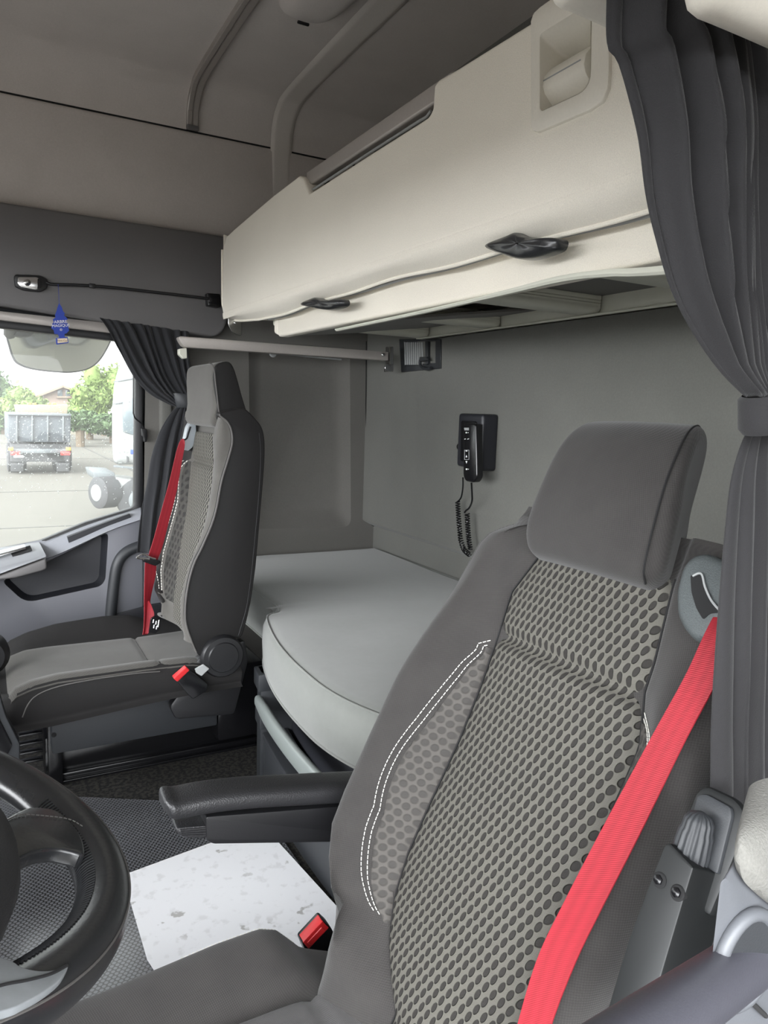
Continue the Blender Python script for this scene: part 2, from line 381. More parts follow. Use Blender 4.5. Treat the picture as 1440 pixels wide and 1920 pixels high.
def tube(pts, r, bm=None, seg=10, sm=0, closed=False, caps=True):
    b = bm if bm is not None else bmesh.new()
    if sm: pts = cat(pts, sm, closed)
    pts = [V(p) for p in pts]; n = len(pts); rings = []
    T0 = (pts[1] - pts[0]).normalized(); up = V((0, 0, 1)) if abs(T0.z) < .9 else V((1, 0, 0)); N = (up - T0 * up.dot(T0)).normalized()
    for i, p in enumerate(pts):
        if closed: T = (pts[(i + 1) % n] - pts[i - 1]).normalized()
        else: T = (pts[min(i + 1, n - 1)] - pts[max(i - 1, 0)]).normalized()
        N = (N - T * N.dot(T)).normalized(); B = T.cross(N)
        rr = r(i / (n - 1)) if callable(r) else r
        rings.append([b.verts.new(p + (N * math.cos(a) + B * math.sin(a)) * rr) for a in [2 * math.pi * k / seg for k in range(seg)]])
    for i in range(n if closed else n - 1):
        A, C = rings[i], rings[(i + 1) % n]
        for k in range(seg): b.faces.new((A[k], A[(k + 1) % seg], C[(k + 1) % seg], C[k]))
    if caps and not closed: b.faces.new(rings[0][::-1]); b.faces.new(rings[-1])
    return b
def grid(rows, bm=None, closed=False, uv=None, caps=False, capuv=None):
    """rows of equal length; closed joins the ends of every row"""
    b = bm if bm is not None else bmesh.new()
    R = [[b.verts.new(V(p)) for p in r] for r in rows]; n = len(R[0])
    lay = b.loops.layers.uv.verify() if uv else None
    if lay: lay.name if False else None
    idx = {}
    for i in range(len(R) - 1):
        for k in range(n if closed else n - 1):
            k2 = (k + 1) % n
            try: f = b.faces.new((R[i][k], R[i][k2], R[i + 1][k2], R[i + 1][k]))
            except ValueError: continue
            if lay:
                for l, (a, c) in zip(f.loops, ((i, k), (i, k2), (i + 1, k2), (i + 1, k))): l[lay].uv = uv[a][c]
    if caps and closed:
        for row in (R[0], R[-1]):
            try:
                f = b.faces.new(row)
                if lay:
                    for l in f.loops: l[lay].uv = (l.vert.co.y, l.vert.co.z)
            except ValueError: pass
    return b
def ngrid(rows): return rows
def finish_uv(name, bm, mat, parent=None, ang=50):
    o = finish(name, bm, mat, parent, ang)
    if o.data.uv_layers: o.data.uv_layers[0].name = 'uv'
    return o
def solid_sheet(rows, thick, nrm=None, uv=None):
    """sheet with thickness: front rows and back rows joined round the rim"""
    b = bmesh.new(); R = len(rows); C = len(rows[0])
    P = [[V(p) for p in r] for r in rows]
    def nn(i, j):
        a = P[min(i + 1, R - 1)][j] - P[max(i - 1, 0)][j]; c = P[i][min(j + 1, C - 1)] - P[i][max(j - 1, 0)]
        n = a.cross(c); return n.normalized() if n.length > 1e-12 else V((0, 1, 0))
    F = [[b.verts.new(P[i][j]) for j in range(C)] for i in range(R)]
    K = [[b.verts.new(P[i][j] + nn(i, j) * thick) for j in range(C)] for i in range(R)]
    lay = b.loops.layers.uv.verify() if uv else None
    def q(vs, us=None):
        f = b.faces.new(vs)
        if lay and us:
            for l, u_ in zip(f.loops, us): l[lay].uv = u_
    for i in range(R - 1):
        for j in range(C - 1):
            us = [uv[i][j], uv[i][j + 1], uv[i + 1][j + 1], uv[i + 1][j]] if uv else None
            q((F[i][j], F[i][j + 1], F[i + 1][j + 1], F[i + 1][j]), us)
            q((K[i][j], K[i + 1][j], K[i + 1][j + 1], K[i][j + 1]), [us[0], us[3], us[2], us[1]] if us else None)
    rim = [(i, 0) for i in range(R)] + [(R - 1, j) for j in range(1, C)] + [(i, C - 1) for i in range(R - 2, -1, -1)] + [(0, j) for j in range(C - 2, 0, -1)]
    for a in range(len(rim)):
        i, j = rim[a]; k, l = rim[(a + 1) % len(rim)]
        try: b.faces.new((F[i][j], F[k][l], K[k][l], K[i][j]))
        except ValueError: pass
    return b
def py_(pts, y): return [ay(u, v, y) for u, v in pts]
def px_(pts, x): return [ax(u, v, x) for u, v in pts]
def pz_(pts, z): return [az(u, v, z) for u, v in pts]
def roundpoly(pts, r, n=5):
    """round the corners of a 3D polygon"""
    out = []; m = len(pts); pts = [V(p) for p in pts]
    for i in range(m):
        p, a, c = pts[i], pts[i - 1], pts[(i + 1) % m]
        ri = r[i] if isinstance(r, (list, tuple)) else r
        if ri <= 0: out.append(p); continue
        da, dc = (a - p), (c - p); ra = min(ri, da.length * .48, dc.length * .48)
        s, e = p + da.normalized() * ra, p + dc.normalized() * ra
        for k in range(n + 1):
            t = k / n; out.append(s.lerp(p, t).lerp(p.lerp(e, t), t))
    return out
def lathe(profile, origin, axis, n=32, bm=None, ribs=0, ribd=0):
    """profile: (distance along axis, radius)"""
    b = bm if bm is not None else bmesh.new(); A = V(axis).normalized()
    up = V((0, 0, 1)) if abs(A.z) < .9 else V((1, 0, 0)); N = (up - A * up.dot(A)).normalized(); B = A.cross(N); rings = []
    for d, r in profile:
        ring = []
        for k in range(n):
            a = 2 * math.pi * k / n; rr = max(r, 1e-5) * (1 + (ribd * math.cos(ribs * a) if ribs else 0))
            ring.append(b.verts.new(V(origin) + A * d + (N * math.cos(a) + B * math.sin(a)) * rr))
        rings.append(ring)
    for i in range(len(rings) - 1):
        for k in range(n): b.faces.new((rings[i][k], rings[i][(k + 1) % n], rings[i + 1][(k + 1) % n], rings[i + 1][k]))
    b.faces.new(rings[0][::-1]); b.faces.new(rings[-1])
    return b
def dashes(path, ln=.0045, gap=.0017, r=.0006, bm=None):
    b = bm if bm is not None else bmesh.new(); P = [V(p) for p in path]; L = [0]
    for i in range(1, len(P)): L.append(L[-1] + (P[i] - P[i - 1]).length)
    def at(s):
        for i in range(1, len(P)):
            if s <= L[i]: return P[i - 1].lerp(P[i], (s - L[i - 1]) / max(1e-9, L[i] - L[i - 1]))
        return P[-1]
    s = 0
    while s + ln < L[-1]:
        tube([at(s), at(s + ln * .5), at(s + ln)], r, b, seg=5); s += ln + gap
    return b
def text_mesh(name, s, size, mtx, mat, parent, ext=.0002):
    c = bpy.data.curves.new(name, 'FONT'); c.body = s; c.size = size; c.extrude = ext; c.align_x = 'CENTER'; c.align_y = 'CENTER'
    t = bpy.data.objects.new('tmp_text', c); COL.objects.link(t)
    dg = bpy.context.evaluated_depsgraph_get(); me = bpy.data.meshes.new_from_object(t.evaluated_get(dg))
    bpy.data.objects.remove(t)
    b = bmesh.new(); b.from_mesh(me); bpy.data.meshes.remove(me)
    bmesh.ops.transform(b, matrix=mtx, verts=b.verts)
    return finish(name, b, mat, parent)
def clean(l): return l

# ================================================================== the cab shell
D = 2.4; XB = 1.225
def structure(name, bm, mat, ang=40):
    o = finish(name, bm, mat, None, ang, loc=(0, 0, 0)); o['kind'] = 'structure'; return o
b = bmesh.new(); box(b, (.02, 1.17, -.025), (2.6, 2.62, .05)); structure('floor', b, 'speckle')
# headlining: one curved shell from side to side
prof = [(2.40, 1.735), (2.385, 1.80), (2.34, 1.845), (2.24, 1.865), (1.8, 1.873), (1.2, 1.876), (.6, 1.873), (.1, 1.865), (-.0, 1.845), (-.06, 1.80), (-.09, 1.735)]
pc = cat([(a, c) for a, c in prof], 5)
rows = [[V((x, p[0], p[1])) for p in pc] for x in np.linspace(-1.3, 1.3, 8)]
structure('ceiling', solid_sheet(rows, -.03), 'headliner', 60)
b = bmesh.new(); box(b, (0, 2.405, 1.7355), (2.55, .012, .004)); structure('trim_1', b, 'gap')
# cloth side panel above the plastic
b = bmesh.new(); box(b, (.0, 2.43, 1.585), (2.6, .07, .30), bev=.012, seg=3); structure('wall_right', b, 'headliner')
# raised rib running up the side and over the roof
xr = .888
path = [(2.398, 1.44)] + [(p[0] - (.004 if p[0] > 1.2 else -.004), p[1] - .006) for p in pc]
rows = []
path = [(2.398, 1.44), (2.397, 1.6), (2.395, 1.72)] + [(p[0] - .004, p[1] - .005) for p in pc if 0.3 < p[0] < 2.39]
for dx, up in ((-.036, -.0065), (-.031, -.004), (-.026, -.0016), (-.023, -.0010), (-.018, -.0009), (.018, -.0009), (.023, -.0010), (.026, -.0016), (.031, -.004), (.036, -.0065)):
    rr = []
    for i, (yy, zz) in enumerate(path):
        a = path[max(i - 1, 0)]; c = path[min(i + 1, len(path) - 1)]; t = V((0, c[0] - a[0], c[1] - a[1])).normalized(); n = V((0, -t.z, t.y))
        if n.y > 0 or (abs(n.y) < .3 and n.z > 0): n = -n
        w = 1 + .25 * (i / len(path))
        rr.append(V((xr + dx * w, yy, zz)) + n * (.004 + up))
    rows.append(rr)
structure('trim_2', grid(rows), 'ribcloth', 60)
# lower side wall behind the seat with its pressed recess
PL = 2.4
outer = [V((.44, PL, .0)), V((XB + .06, PL, .0)), V((XB + .06, PL, .478)), V((XB + .0, PL, .50)), V((XB, PL, 1.45)), V((.44, PL, 1.45))]
reco = roundpoly(py_([(466, 640), (656, 652), (658, 988), (470, 992)], PL), .035, 6)
reci = roundpoly(py_([(486, 655), (629, 664), (628, 960), (488, 962)], PL + .03), .03, 6)
b = holed(outer, [reco], (0, .02, 0))
n = len(reco)
A = [b.verts.new(p) for p in reco]; Bv = [b.verts.new(p) for p in reci]
mid = [b.verts.new(reco[i].lerp(reci[i], .5) + V((0, .004, 0))) for i in range(n)]
for i in range(n):
    j = (i + 1) % n
    b.faces.new((A[i], A[j], mid[j], mid[i])); b.faces.new((mid[i], mid[j], Bv[j], Bv[i]))
b.faces.new(Bv)
structure('wall_right.001', b, 'sidecloth', 30)
# back wall, with the step near the bunk and a soft pressed panel
b = bmesh.new()
sec = [(XB, 1.9), (XB, .505), (XB + .004, .497), (XB + .03, .483), (XB + .045, .476), (XB + .047, .465), (XB + .047, .0)]
rows = [[V((x, y, z)) for x, z in sec] for y in (-.15, D + .02)]
grid(rows, b)
structure('wall_back', b, 'rearcloth', 35)
b = prism(roundpoly([V((XB + .0015, y, z)) for y, z in ((2.06, 1.3), (.2, 1.3), (.2, .62), (2.02, .62))], .12, 8), (-.0035, 0, 0), .0034, 3)
structure('trim_3', b, 'rearcloth')
# driver-side wall behind and above the open door, front wall above the windscreen
b = bmesh.new(); box(b, (.9, -.12, .7), (.86, .05, 2.5)); box(b, (-.43, -.12, 1.53), (1.8, .05, .72)); structure('wall_left', b, 'headliner')
b = bmesh.new(); box(b, (-1.3, 1.17, 1.6), (.05, 2.65, .75)); structure('wall_front', b, 'headliner')
# soft seam line in the corner between side and back
b = bmesh.new(); tube([ay(687, 640, 2.395), ay(686, 760, 2.395), ay(688, 976, 2.395)], .0016, b); tube([ay(689, 978, 2.395), ay(705, 990, 2.395), ay(704, 1040, 2.395)], .0016, b)
structure('trim_4', b, 'gap')

# grey plastic panel over the passenger door
pts = py_([(-700, 468), (0, 572), (200, 604), (330, 623), (402, 632), (418, 622), (428, 600), (440, 446), (0, 378), (-700, 268)], 2.345)
structure('wall_right.002', prism(roundpoly(pts, [0, 0, 0, .02, .02, .03, .03, 0, 0, 0]), (0, .07, 0), .008, 3), 'upper_plastic')
b = bmesh.new(); prism(py_([(-700, 484), (0, 583), (210, 606), (330, 622), (330, 630), (205, 624), (0, 600), (-700, 500)], 2.375), (0, .02, 0), .003, 2, b)
o = finish('curtain_rail', b, 'alu'); tag(o, 'pale metal curtain rail running above the passenger window', 'curtain rail')

structure('wall_right.006', prism(py_([(-900, 430), (0, 556), (292, 596), (288, 632), (205, 624), (0, 602), (-900, 462)], 2.437), (0, .02, 0)), 'gap')
# passenger door -----------------------------------------------------------------
door = thing('door_1', 'grey plastic lined passenger door with big side window', 'door', (0, 2.4, -.3), kind='structure')
outp = py_([(-900, 455), (0, 598), (205, 622), (285, 630), (275, 700), (272, 962), (0, 1060), (-900, 1330)], 2.40)
inp = roundpoly(py_([(-850, 475), (0, 615), (205, 638), (255, 643), (252, 952), (160, 980), (75, 1015), (0, 1030), (-850, 1225)], 2.40), [.02, 0, 0, .015, .015, 0, 0, 0, .02])
finish('window_frame', holed(outp, [inp], (0, .035, 0), .004), 'dark', door)
# sill ledge
La = cat([(-850, 1225), (0, 1029), (75, 1016), (165, 983), (264, 950)], 5)
Lb = cat([(-850, 1262), (0, 1060), (88, 1043), (203, 991), (264, 968)], 5)
Lc = cat([(-850, 1266), (0, 1064), (88, 1047), (203, 996), (264, 974)], 5)
rows = [[ay(p[0], p[1], 2.43) + V((0, 0, -.002)) for p in La], [ay(p[0], p[1], 2.405) for p in La], [ay(p[0], p[1] * .7 + q[1] * .3, 2.385) for p, q in zip(La, Lb)],
        [ay(p[0], p[1], 2.35) for p in Lb], [ay(p[0], p[1], 2.343) for p in Lc], [ay(p[0], p[1], 2.36) + V((0, 0, -.004)) for p in Lc]]
finish('sill_ledge', grid(rows), 'sill', door)
b = bmesh.new()
prism(py_([(126, 1007), (243, 963), (246, 970), (129, 1018)], 2.358), (0, .02, 0), .001, 1, b)
finish('demister_slot', b, 'navy', door)
pocket = roundpoly(py_([(22, 1074), (88, 1054), (203, 997), (197, 1088), (188, 1099), (48, 1130), (4, 1090)], 2.352), [.01, .0, .02, .02, .02, .03, .02])
outer = py_([(-900, 1270), (0, 1062), (88, 1045), (204, 993), (268, 970), (268, 1330), (-900, 1700)], 2.352)
finish('lining', holed(outer, [pocket], (0, .05, 0), .003), 'door_plastic', door)
pin = [V((p.x, 2.352, p.z)) for p in pocket]; ctr = sum(pin, V((0, 0, 0))) / len(pin)
r0 = pin; r1 = [ctr + (p - ctr) * .97 + V((0, .02, 0)) for p in pin]; r2 = [ctr + (p - ctr) * .9 + V((0, .04, 0)) for p in pin]; r3 = [ctr + (p - ctr) * .5 + V((0, .042, 0)) for p in pin]
b = grid([r0, r1, r2, r3], closed=True); b.verts.ensure_lookup_table(); nn_ = len(pin); b.faces.new(b.verts[-nn_:])
finish('door_pocket', b, 'navy', door)
fr = py_([(-850, 1300), (0, 1080), (87, 1047), (88, 1067), (78, 1071), (30, 1084), (0, 1088), (-850, 1330)], 2.27)
finish('armrest', prism(fr, (0, .13, 0), .006, 3), 'upper_plastic', door)
a1 = [ay(u, v, 2.40) for u, v in ((-850, 1226), (0, 1030), (74, 1019))]; a2 = [ay(u, v, 2.268) for u, v in ((-850, 1298), (0, 1077), (87, 1045))]
poly = a1 + a2[::-1]
finish('armrest_top', prism(poly, (0, 0, .006), .003, 2), 'satin', door)
b = prism([a1[1].lerp(a2[1], .30) + V((0, 0, .0065)), a1[2].lerp(a2[2], .28) + V((-.03, 0, .0065)), a1[2].lerp(a2[2], .62) + V((-.03, 0, .0065)), a1[1].lerp(a2[1], .68) + V((0, 0, .0065)), a1[1].lerp(a2[1], .68) + V((-.1, 0, -.02)), a1[1].lerp(a2[1], .30) + V((-.1, 0, -.02))], (0, 0, .001), 0)
finish('handle_recess', b, 'gap', door)
b = prism([a1[1].lerp(a2[1], .38) + V((-.05, 0, .008)), a1[2].lerp(a2[2], .33) + V((-.045, 0, .008)), a1[2].lerp(a2[2], .55) + V((-.045, 0, .008)), a1[1].lerp(a2[1], .62) + V((-.05, 0, .008))], (0, 0, .006), .002, 2)
finish('door_handle', b, 'steel', door)
b = bmesh.new(); tube(py_([(249, 640), (250, 700), (250, 775), (253, 784), (266, 795), (269, 803), (270, 812)], 2.385), .0022, b, 8)
finish('guard_rod', b, 'gloss', door)
b = bmesh.new(); prism(roundpoly(py_([(265, 803), (276, 805), (277, 818), (275, 829), (270, 829), (269, 820), (266, 818)], 2.375), .003), (0, .02, 0), .0015, 2, b)
finish('rod_clip', b, 'dark', door)
# body side behind the door: strips, pillar lining and rubber seal
b = prism(py_([(272, 600), (289, 602), (287, 1000), (272, 1006)], 2.425), (0, .02, 0), .003); structure('trim_5', b, 'lightmetal')
b = prism(py_([(288, 600), (303, 602), (300, 1000), (286, 1004)], 2.41), (0, .02, 0), .003); structure('trim_6', b, 'dark')
b = prism(py_([(300, 600), (324, 600), (324, 1040), (300, 1040)], 2.385), (0, .03, 0), .01); structure('wall_right.003', b, 'armcloth')
b = prism(roundpoly(py_([(222, 1046), (240, 1032), (330, 1028), (360, 1150), (360, 1300), (212, 1300), (216, 1080)], 2.358), [.03, .03, 0, 0, 0, 0, .02]), (0, .04, 0), .005); structure('wall_right.004', b, 'door_plastic')
b = prism(py_([(212, 1152), (272, 1136), (360, 1120), (360, 1330), (212, 1330)], 2.35), (0, .04, 0), .004); structure('wall_right.005', b, 'navy')
b = bmesh.new(); prism(roundpoly(py_([(258, 1166), (300, 1155), (300, 1200), (258, 1200)], 2.346), .006), (0, .01, 0), .003, 2, b); structure('trim_7', b, 'dark')
b = tube(py_([(300, 1016), (262, 1024), (236, 1036), (221, 1056), (214, 1090), (207, 1160), (203, 1240), (200, 1330)], 2.345), .017, None, 14, 6)
structure('trim_8', b, 'unit')
# glass and rain
win = thing('window_1', 'dusty rain-spotted side window of the passenger door', 'window', (-.2, 2.43, .4), kind='structure')
gp = py_([(-880, 460), (0, 600), (205, 625), (270, 632), (265, 955), (0, 1045), (-880, 1260)], 2.425)
finish('glass_pane', prism(gp, (0, .004, 0)), 'glass', win)
b = bmesh.new(); k = 0
while k < 1500:
    u, v = rnd.uniform(-60, 268), rnd.uniform(690, 1000)
    dens = max(0, 1 - abs(v - 830) / 110) * (.35 + .65 * (10 < u < 140 or 215 < u < 262)) + .05
    if rnd.random() > dens: k += .35; continue
    k += 1
    p = ay(u, v, 2.4295 + .0005); r = rnd.choice([.0008, .0010, .0012, .0015, .0019]) * rnd.uniform(.6, 1)
    sx, sz = rnd.uniform(.8, 1.3), rnd.uniform(.8, 1.5); m = 7
    top = b.verts.new(p + V((0, r * .7, 0))); ring = [b.verts.new(p + V((math.cos(a) * r * sx, 0, math.sin(a) * r * sz + .25 * math.cos(a) * r))) for a in [2 * math.pi * q / m for q in range(m)]]
    mid = [b.verts.new(p + V((math.cos(a) * r * sx * .7, r * .5, math.sin(a) * r * sz * .7 + .18 * math.cos(a) * r))) for a in [2 * math.pi * q / m for q in range(m)]]
    for q in range(m):
        b.faces.new((ring[q], ring[(q + 1) % m], mid[(q + 1) % m], mid[q])); b.faces.new((mid[q], mid[(q + 1) % m], top))
o = finish('rain_drops', b, 'drop', win, 80); o['kind'] = 'stuff'

# ceiling track, lamp housing -----------------------------------------------------
tr = thing('ceiling_track', 'slim aluminium track curving down from ceiling to side seam', 'ceiling track', (.6, 1.8, 1.74))
ty = [(2.394, 1.742), (2.388, 1.79)] + [(p[0] - .002, p[1] - .007) for p in pc if .6 < p[0] < 2.37]
def along(x0, x1, off, yz):
    out = []
    for i, (yy, zz) in enumerate(yz):
        a = yz[max(i - 1, 0)]; c = yz[min(i + 1, len(yz) - 1)]; t = V((0, c[0] - a[0], c[1] - a[1])).normalized(); n = V((0, -t.z, t.y))
        if n.y > 0 or (abs(n.y) < .5 and n.z > 0): n = -n
        out.append(n * off + V((0, yy, zz)))
    return [[p + V((x0, 0, 0)) for p in out], [p + V((x1, 0, 0)) for p in out]]
def sect(prof_, yz):
    rows = []
    for x, off in prof_: rows.append(along(x, x, off, yz)[0])
    return grid(rows)
finish('track_profile', sect([(.580, -.01), (.580, .006), (.583, .008), (.594, .008), (.5955, .003), (.598, .003), (.5995, .008), (.613, .008), (.616, .006), (.616, -.01)], ty), 'alu', tr, 30)
b = bmesh.new(); box(b, (.598, 2.388, 1.742), (.036, .012, .014), bev=.002); finish('end_cap', b, 'upper_plastic', tr)
lp = thing('ceiling_lamp', 'grey moulded lamp housing at the top edge beside the ceiling track', 'ceiling lamp', (.72, 1.6, 1.83))
rows = []
for i in range(9):
    f = i / 8; a = f * math.pi / 2; k = math.cos(a) ** .6 if i < 8 else 0.02
    rows.append([V((.725 + .085 * k * (abs(math.cos(q)) ** .6) * (1 if math.cos(q) > 0 else -1), 1.63 + .22 * k * (abs(math.sin(q)) ** .7) * (1 if math.sin(q) > 0 else -1), 1.872 - .045 * math.sin(a))) for q in [2 * math.pi * j / 36 for j in range(36)]])
finish('housing', grid(rows, closed=True), 'headliner', lp, 60)
b = bmesh.new(); box(b, (.72, 1.80, 1.8275), (.03, .008, .006), bev=.002); finish('switch', b, 'dark', lp)

# strap rail over the passenger door, with the scented tree hanging on it ------------------------
st = thing('strap_cord', 'thin black cord clipped along the grey panel above passenger window', 'cord', tuple(ay(220, 545, 2.33)))
b = prism(roundpoly(py_([(26, 518), (30, 514), (76, 516), (90, 524), (89, 540), (76, 547), (44, 544), (28, 537)], 2.325), .006), (0, .02, 0), .004, 2)
mp = finish('end_mount', b, 'dark', st)
b = prism(roundpoly(py_([(33, 519), (70, 519), (77, 526), (77, 540), (68, 544), (38, 538), (32, 531)], 2.318), .005), (0, .008, 0), .003, 2); finish('steel_plate', b, 'steel', mp)
b = lathe([(0, .009), (.004, .009), (.008, .005), (.011, .002)], ay(51, 530, 2.316), (0, -1, 0), 16); finish('screw_head', b, 'steel', mp)
b = prism(roundpoly(py_([(71, 522), (76, 524), (77, 539), (70, 542)], 2.3155), .002), (0, .004, 0), .001, 1); finish('latch_slot', b, 'gloss', mp)
b = tube(py_([(86, 529), (98, 533), (135, 534), (172, 536), (230, 541), (300, 549), (360, 556), (392, 560)], 2.318), .0042, None, 10, 5); finish('cord', b, 'dark', st)
b = bmesh.new(); box(b, ay(173, 536, 2.318), (.018, .012, .013), bev=.003); finish('clip', b, 'dark', st)
b = prism(roundpoly(py_([(388, 549), (413, 551), (416, 573), (411, 577), (390, 573)], 2.318), .004), (0, .03, 0), .004, 2)
for v0 in (556, 566):
    prism(py_([(391, v0), (410, v0 + 2), (410, v0 + 4), (391, v0 + 2)], 2.316), (0, .004, 0), 0, 1, b)
finish('end_mount', b, 'gloss', st)

af = thing('air_freshener', 'blue card tree air freshener hanging on a thread from the black cord', 'air freshener', tuple(ay(112, 545, 2.31)))
tree = [(110.8, 568), (116, 576), (118, 583), (122, 588), (120, 591), (127, 598), (124, 602), (130, 610), (128, 614), (130, 619), (125, 625), (121, 626), (121.5, 632), (127, 632), (128.5, 643), (105.5, 646), (104.5, 634), (111, 633), (109, 627), (102, 626), (100.6, 619), (96, 615), (98, 607), (101, 604), (99, 599), (104, 595), (103, 591), (106, 583), (108, 576)]
YF = 2.305
finish('card_tree', prism(py_(tree, YF), (0, .0015, 0), .0002, 1), 'blue', af)
b = tube(py_([(109, 533), (110, 550), (111, 570)], YF), .0006, None, 6); finish('thread', b, 'blue', af)
def onplane(u, v, y, rot): return Matrix.Translation(ay(u, v, y)) @ Matrix.Rotation(math.radians(90), 4, 'X') @ Matrix.Rotation(math.radians(rot), 4, 'Z')
text_mesh('lettering', 'ARBRE', .0118, onplane(113.5, 603.5, YF - .001, 8), 'white', af)
text_mesh('lettering', 'MAGIQUE', .0105, onplane(114, 610.5, YF - .001, 8), 'white', af)
text_mesh('lettering', '\u00ae', .009, onplane(114.5, 618.5, YF - .001, 0), 'white', af)
finish('name_card', prism(py_([(107.5, 634.8), (126, 634), (127, 641.5), (108, 643.5)], YF - .0008), (0, .0005, 0)), 'tan', af)
text_mesh('lettering', 'New Car', .0070, onplane(117, 638.8, YF - .0014, 3), 'tantext', af)

# ------------------------------------------------------------------ curtains
def curtain_mesh(L, R, y, npl, amp, side=0, thick=.0018, ncol=140, nrow=70, ysl=None, seed=1):
    """L, R: traced side edges (u, v) from top to bottom, laid out at depth y; amp(v) = pleat depth"""
    rg = random.Random(seed); ph = [rg.uniform(-.5, .5) for _ in range(12)]
    Lc_ = cat(L, 10); Rc_ = cat(R, 10)
    def res(P, n):
        P = [np.array(p) for p in P]; d = [0]
        for i in range(1, len(P)): d.append(d[-1] + np.linalg.norm(P[i] - P[i - 1]))
        return [tuple(np.array([np.interp(s, d, [p[k] for p in P]) for k in range(2)])) for s in np.linspace(0, d[-1], n)]
    Lc_, Rc_ = res(Lc_, nrow), res(Rc_, nrow); rows = []
    for i in range(nrow):
        f = i / (nrow - 1); yy = y(f) if callable(y) else y
        a, c = ay(*Lc_[i], yy), ay(*Rc_[i], yy); row = []
        for j in range(ncol):
            s = j / (ncol - 1)
            w = s + .018 * math.sin(2 * math.pi * (2.3 * s + ph[0] + .6 * f)) + .012 * math.sin(2 * math.pi * (5.1 * s + ph[1]))
            A_ = amp(f) * (.65 + .35 * math.sin(2 * math.pi * (1.7 * s + ph[2])))
            th = 2 * math.pi * npl * w + .5 * math.sin(3 * f + ph[3])
            q = math.sin(th) + .25 * math.sin(2 * th + ph[4] * 4 + 3 * f)
            p = a.lerp(c, min(1, max(0, s + .35 / npl / 6.28 * math.sin(2 * th))))
            if side: q = side * (q + 1.1) * min(1, 12 * s) * min(1, 12 * (1 - s))
            row.append(p + V((0, A_ * q, 0)))
        rows.append(row)
    return solid_sheet(rows, thick)
# driver-side curtain
cu = thing('door_curtain', 'charcoal pleated curtain tied back beside the driver seat', 'curtain', (.5, .36, 0))
L1 = [(1150, -260), (1136, 58), (1158, 120), (1196, 250), (1212, 370), (1232, 460), (1258, 545), (1296, 620), (1345, 690), (1398, 742)]
R1 = [(1570, -260), (1570, 60), (1570, 200), (1565, 330), (1560, 440), (1555, 520), (1545, 600), (1530, 665), (1510, 710), (1496, 742)]
am = lambda f: .004 + .024 * (math.sin(min(1, f * 1.05) * math.pi) ** .8 if f > .5 else 1) * (1 - max(0, f - .55) * 1.9)
finish('upper_drape', curtain_mesh(L1, R1, lambda f: .39 - .02 * f, 13, lambda f: max(.004, .024 * (1 - f ** 2.5)), side=-1, seed=3), 'curtain', cu, 180)
L2 = [(1408, 795), (1388, 840), (1372, 900), (1362, 985), (1352, 1100), (1342, 1230), (1334, 1350), (1330, 1470), (1322, 1600), (1310, 1760), (1290, 1960)]
R2 = [(1496, 795), (1530, 850), (1555, 920), (1570, 1000), (1580, 1120), (1590, 1250), (1600, 1400), (1610, 1500), (1620, 1620), (1630, 1800), (1640, 1960)]
finish('lower_drape', curtain_mesh(L2, R2, lambda f: .386, 8, lambda f: .003 + .006 * min(1, f * 2.5), side=-1, seed=5), 'curtain', cu, 180)
# tie band round the gather
rows = []
for i, v in enumerate((730, 738, 765, 792, 800)):
    g = [0, .004, .004, .004, 0][i]; c0, c1 = ay(1416, v, .36), ay(1512, v, .36); m = (c0 + c1) / 2; w = (c1 - c0).length / 2 + .004 + g * .4
    rows.append([m + V((w * math.cos(a), (.022 + g) * math.sin(a), .008 * math.cos(a))) for a in [2 * math.pi * k / 40 for k in range(40)]])
finish('tie_band', grid(rows, closed=True), 'curtain', cu, 60)
b = prism([ay(u, v, .43) for u, v in [(1060, -24), (1110, -6), (1165, 20), (1260, 62), (1260, -120), (1060, -120)]], (.01, .03, 0), .01, 3); structure('trim_9', b, 'bunkplastic')
b = prism([ay(u, v, .30) for u, v in [(1330, -14), (1380, 6), (1440, 33), (1560, 90), (1560, -160), (1330, -160)]], (.01, .03, 0), .012, 3); structure('trim_10', b, 'bunkplastic')
# passenger-side curtain
cp = thing('window_curtain', 'black pleated curtain tied back beside the passenger window', 'curtain', (.55, 2.32, .4))
L3 = [(186, 596), (200, 615), (222, 655), (250, 705), (278, 735), (305, 752), (326, 762)]
R3 = [(352, 622), (354, 650), (358, 680), (362, 705), (366, 725), (368, 740), (368, 755)]
finish('upper_drape', curtain_mesh(L3, R3, 2.31, 9, lambda f: .004 + .013 * (1 - f ** 2), seed=8), 'curtain2', cp, 180)
L4 = [(332, 762), (316, 780), (298, 812), (284, 855), (275, 905), (265, 955), (259, 1005), (256, 1036)]
R4 = [(368, 760), (385, 790), (395, 830), (400, 870), (400, 910), (400, 960), (400, 1010), (400, 1040)]
finish('lower_drape', curtain_mesh(L4, R4, 2.315, 6, lambda f: .003 + .012 * min(1, f * 3), seed=9), 'curtain2', cp, 180)
rows = []
for i, v in enumerate((738, 742, 752, 762, 765)):
    g = [0, .003, .003, .003, 0][i]; c0, c1 = ay(323 + (v - 738) * .35, v, 2.31), ay(370, v, 2.31); m = (c0 + c1) / 2; w = (c1 - c0).length / 2 + .002 + g * .4
    rows.append([m + V((w * math.cos(a), (.02 + g) * math.sin(a), 0)) for a in [2 * math.pi * k / 32 for k in range(32)]])
finish('tie_band', grid(rows, closed=True), 'unit', cp, 60)
b = bmesh.new(); prism(py_([(313, 738), (326, 741), (328, 752), (318, 748)], 2.33), (0, .04, 0), .002, 2, b); finish('tie_hook', b, 'dark', cp)

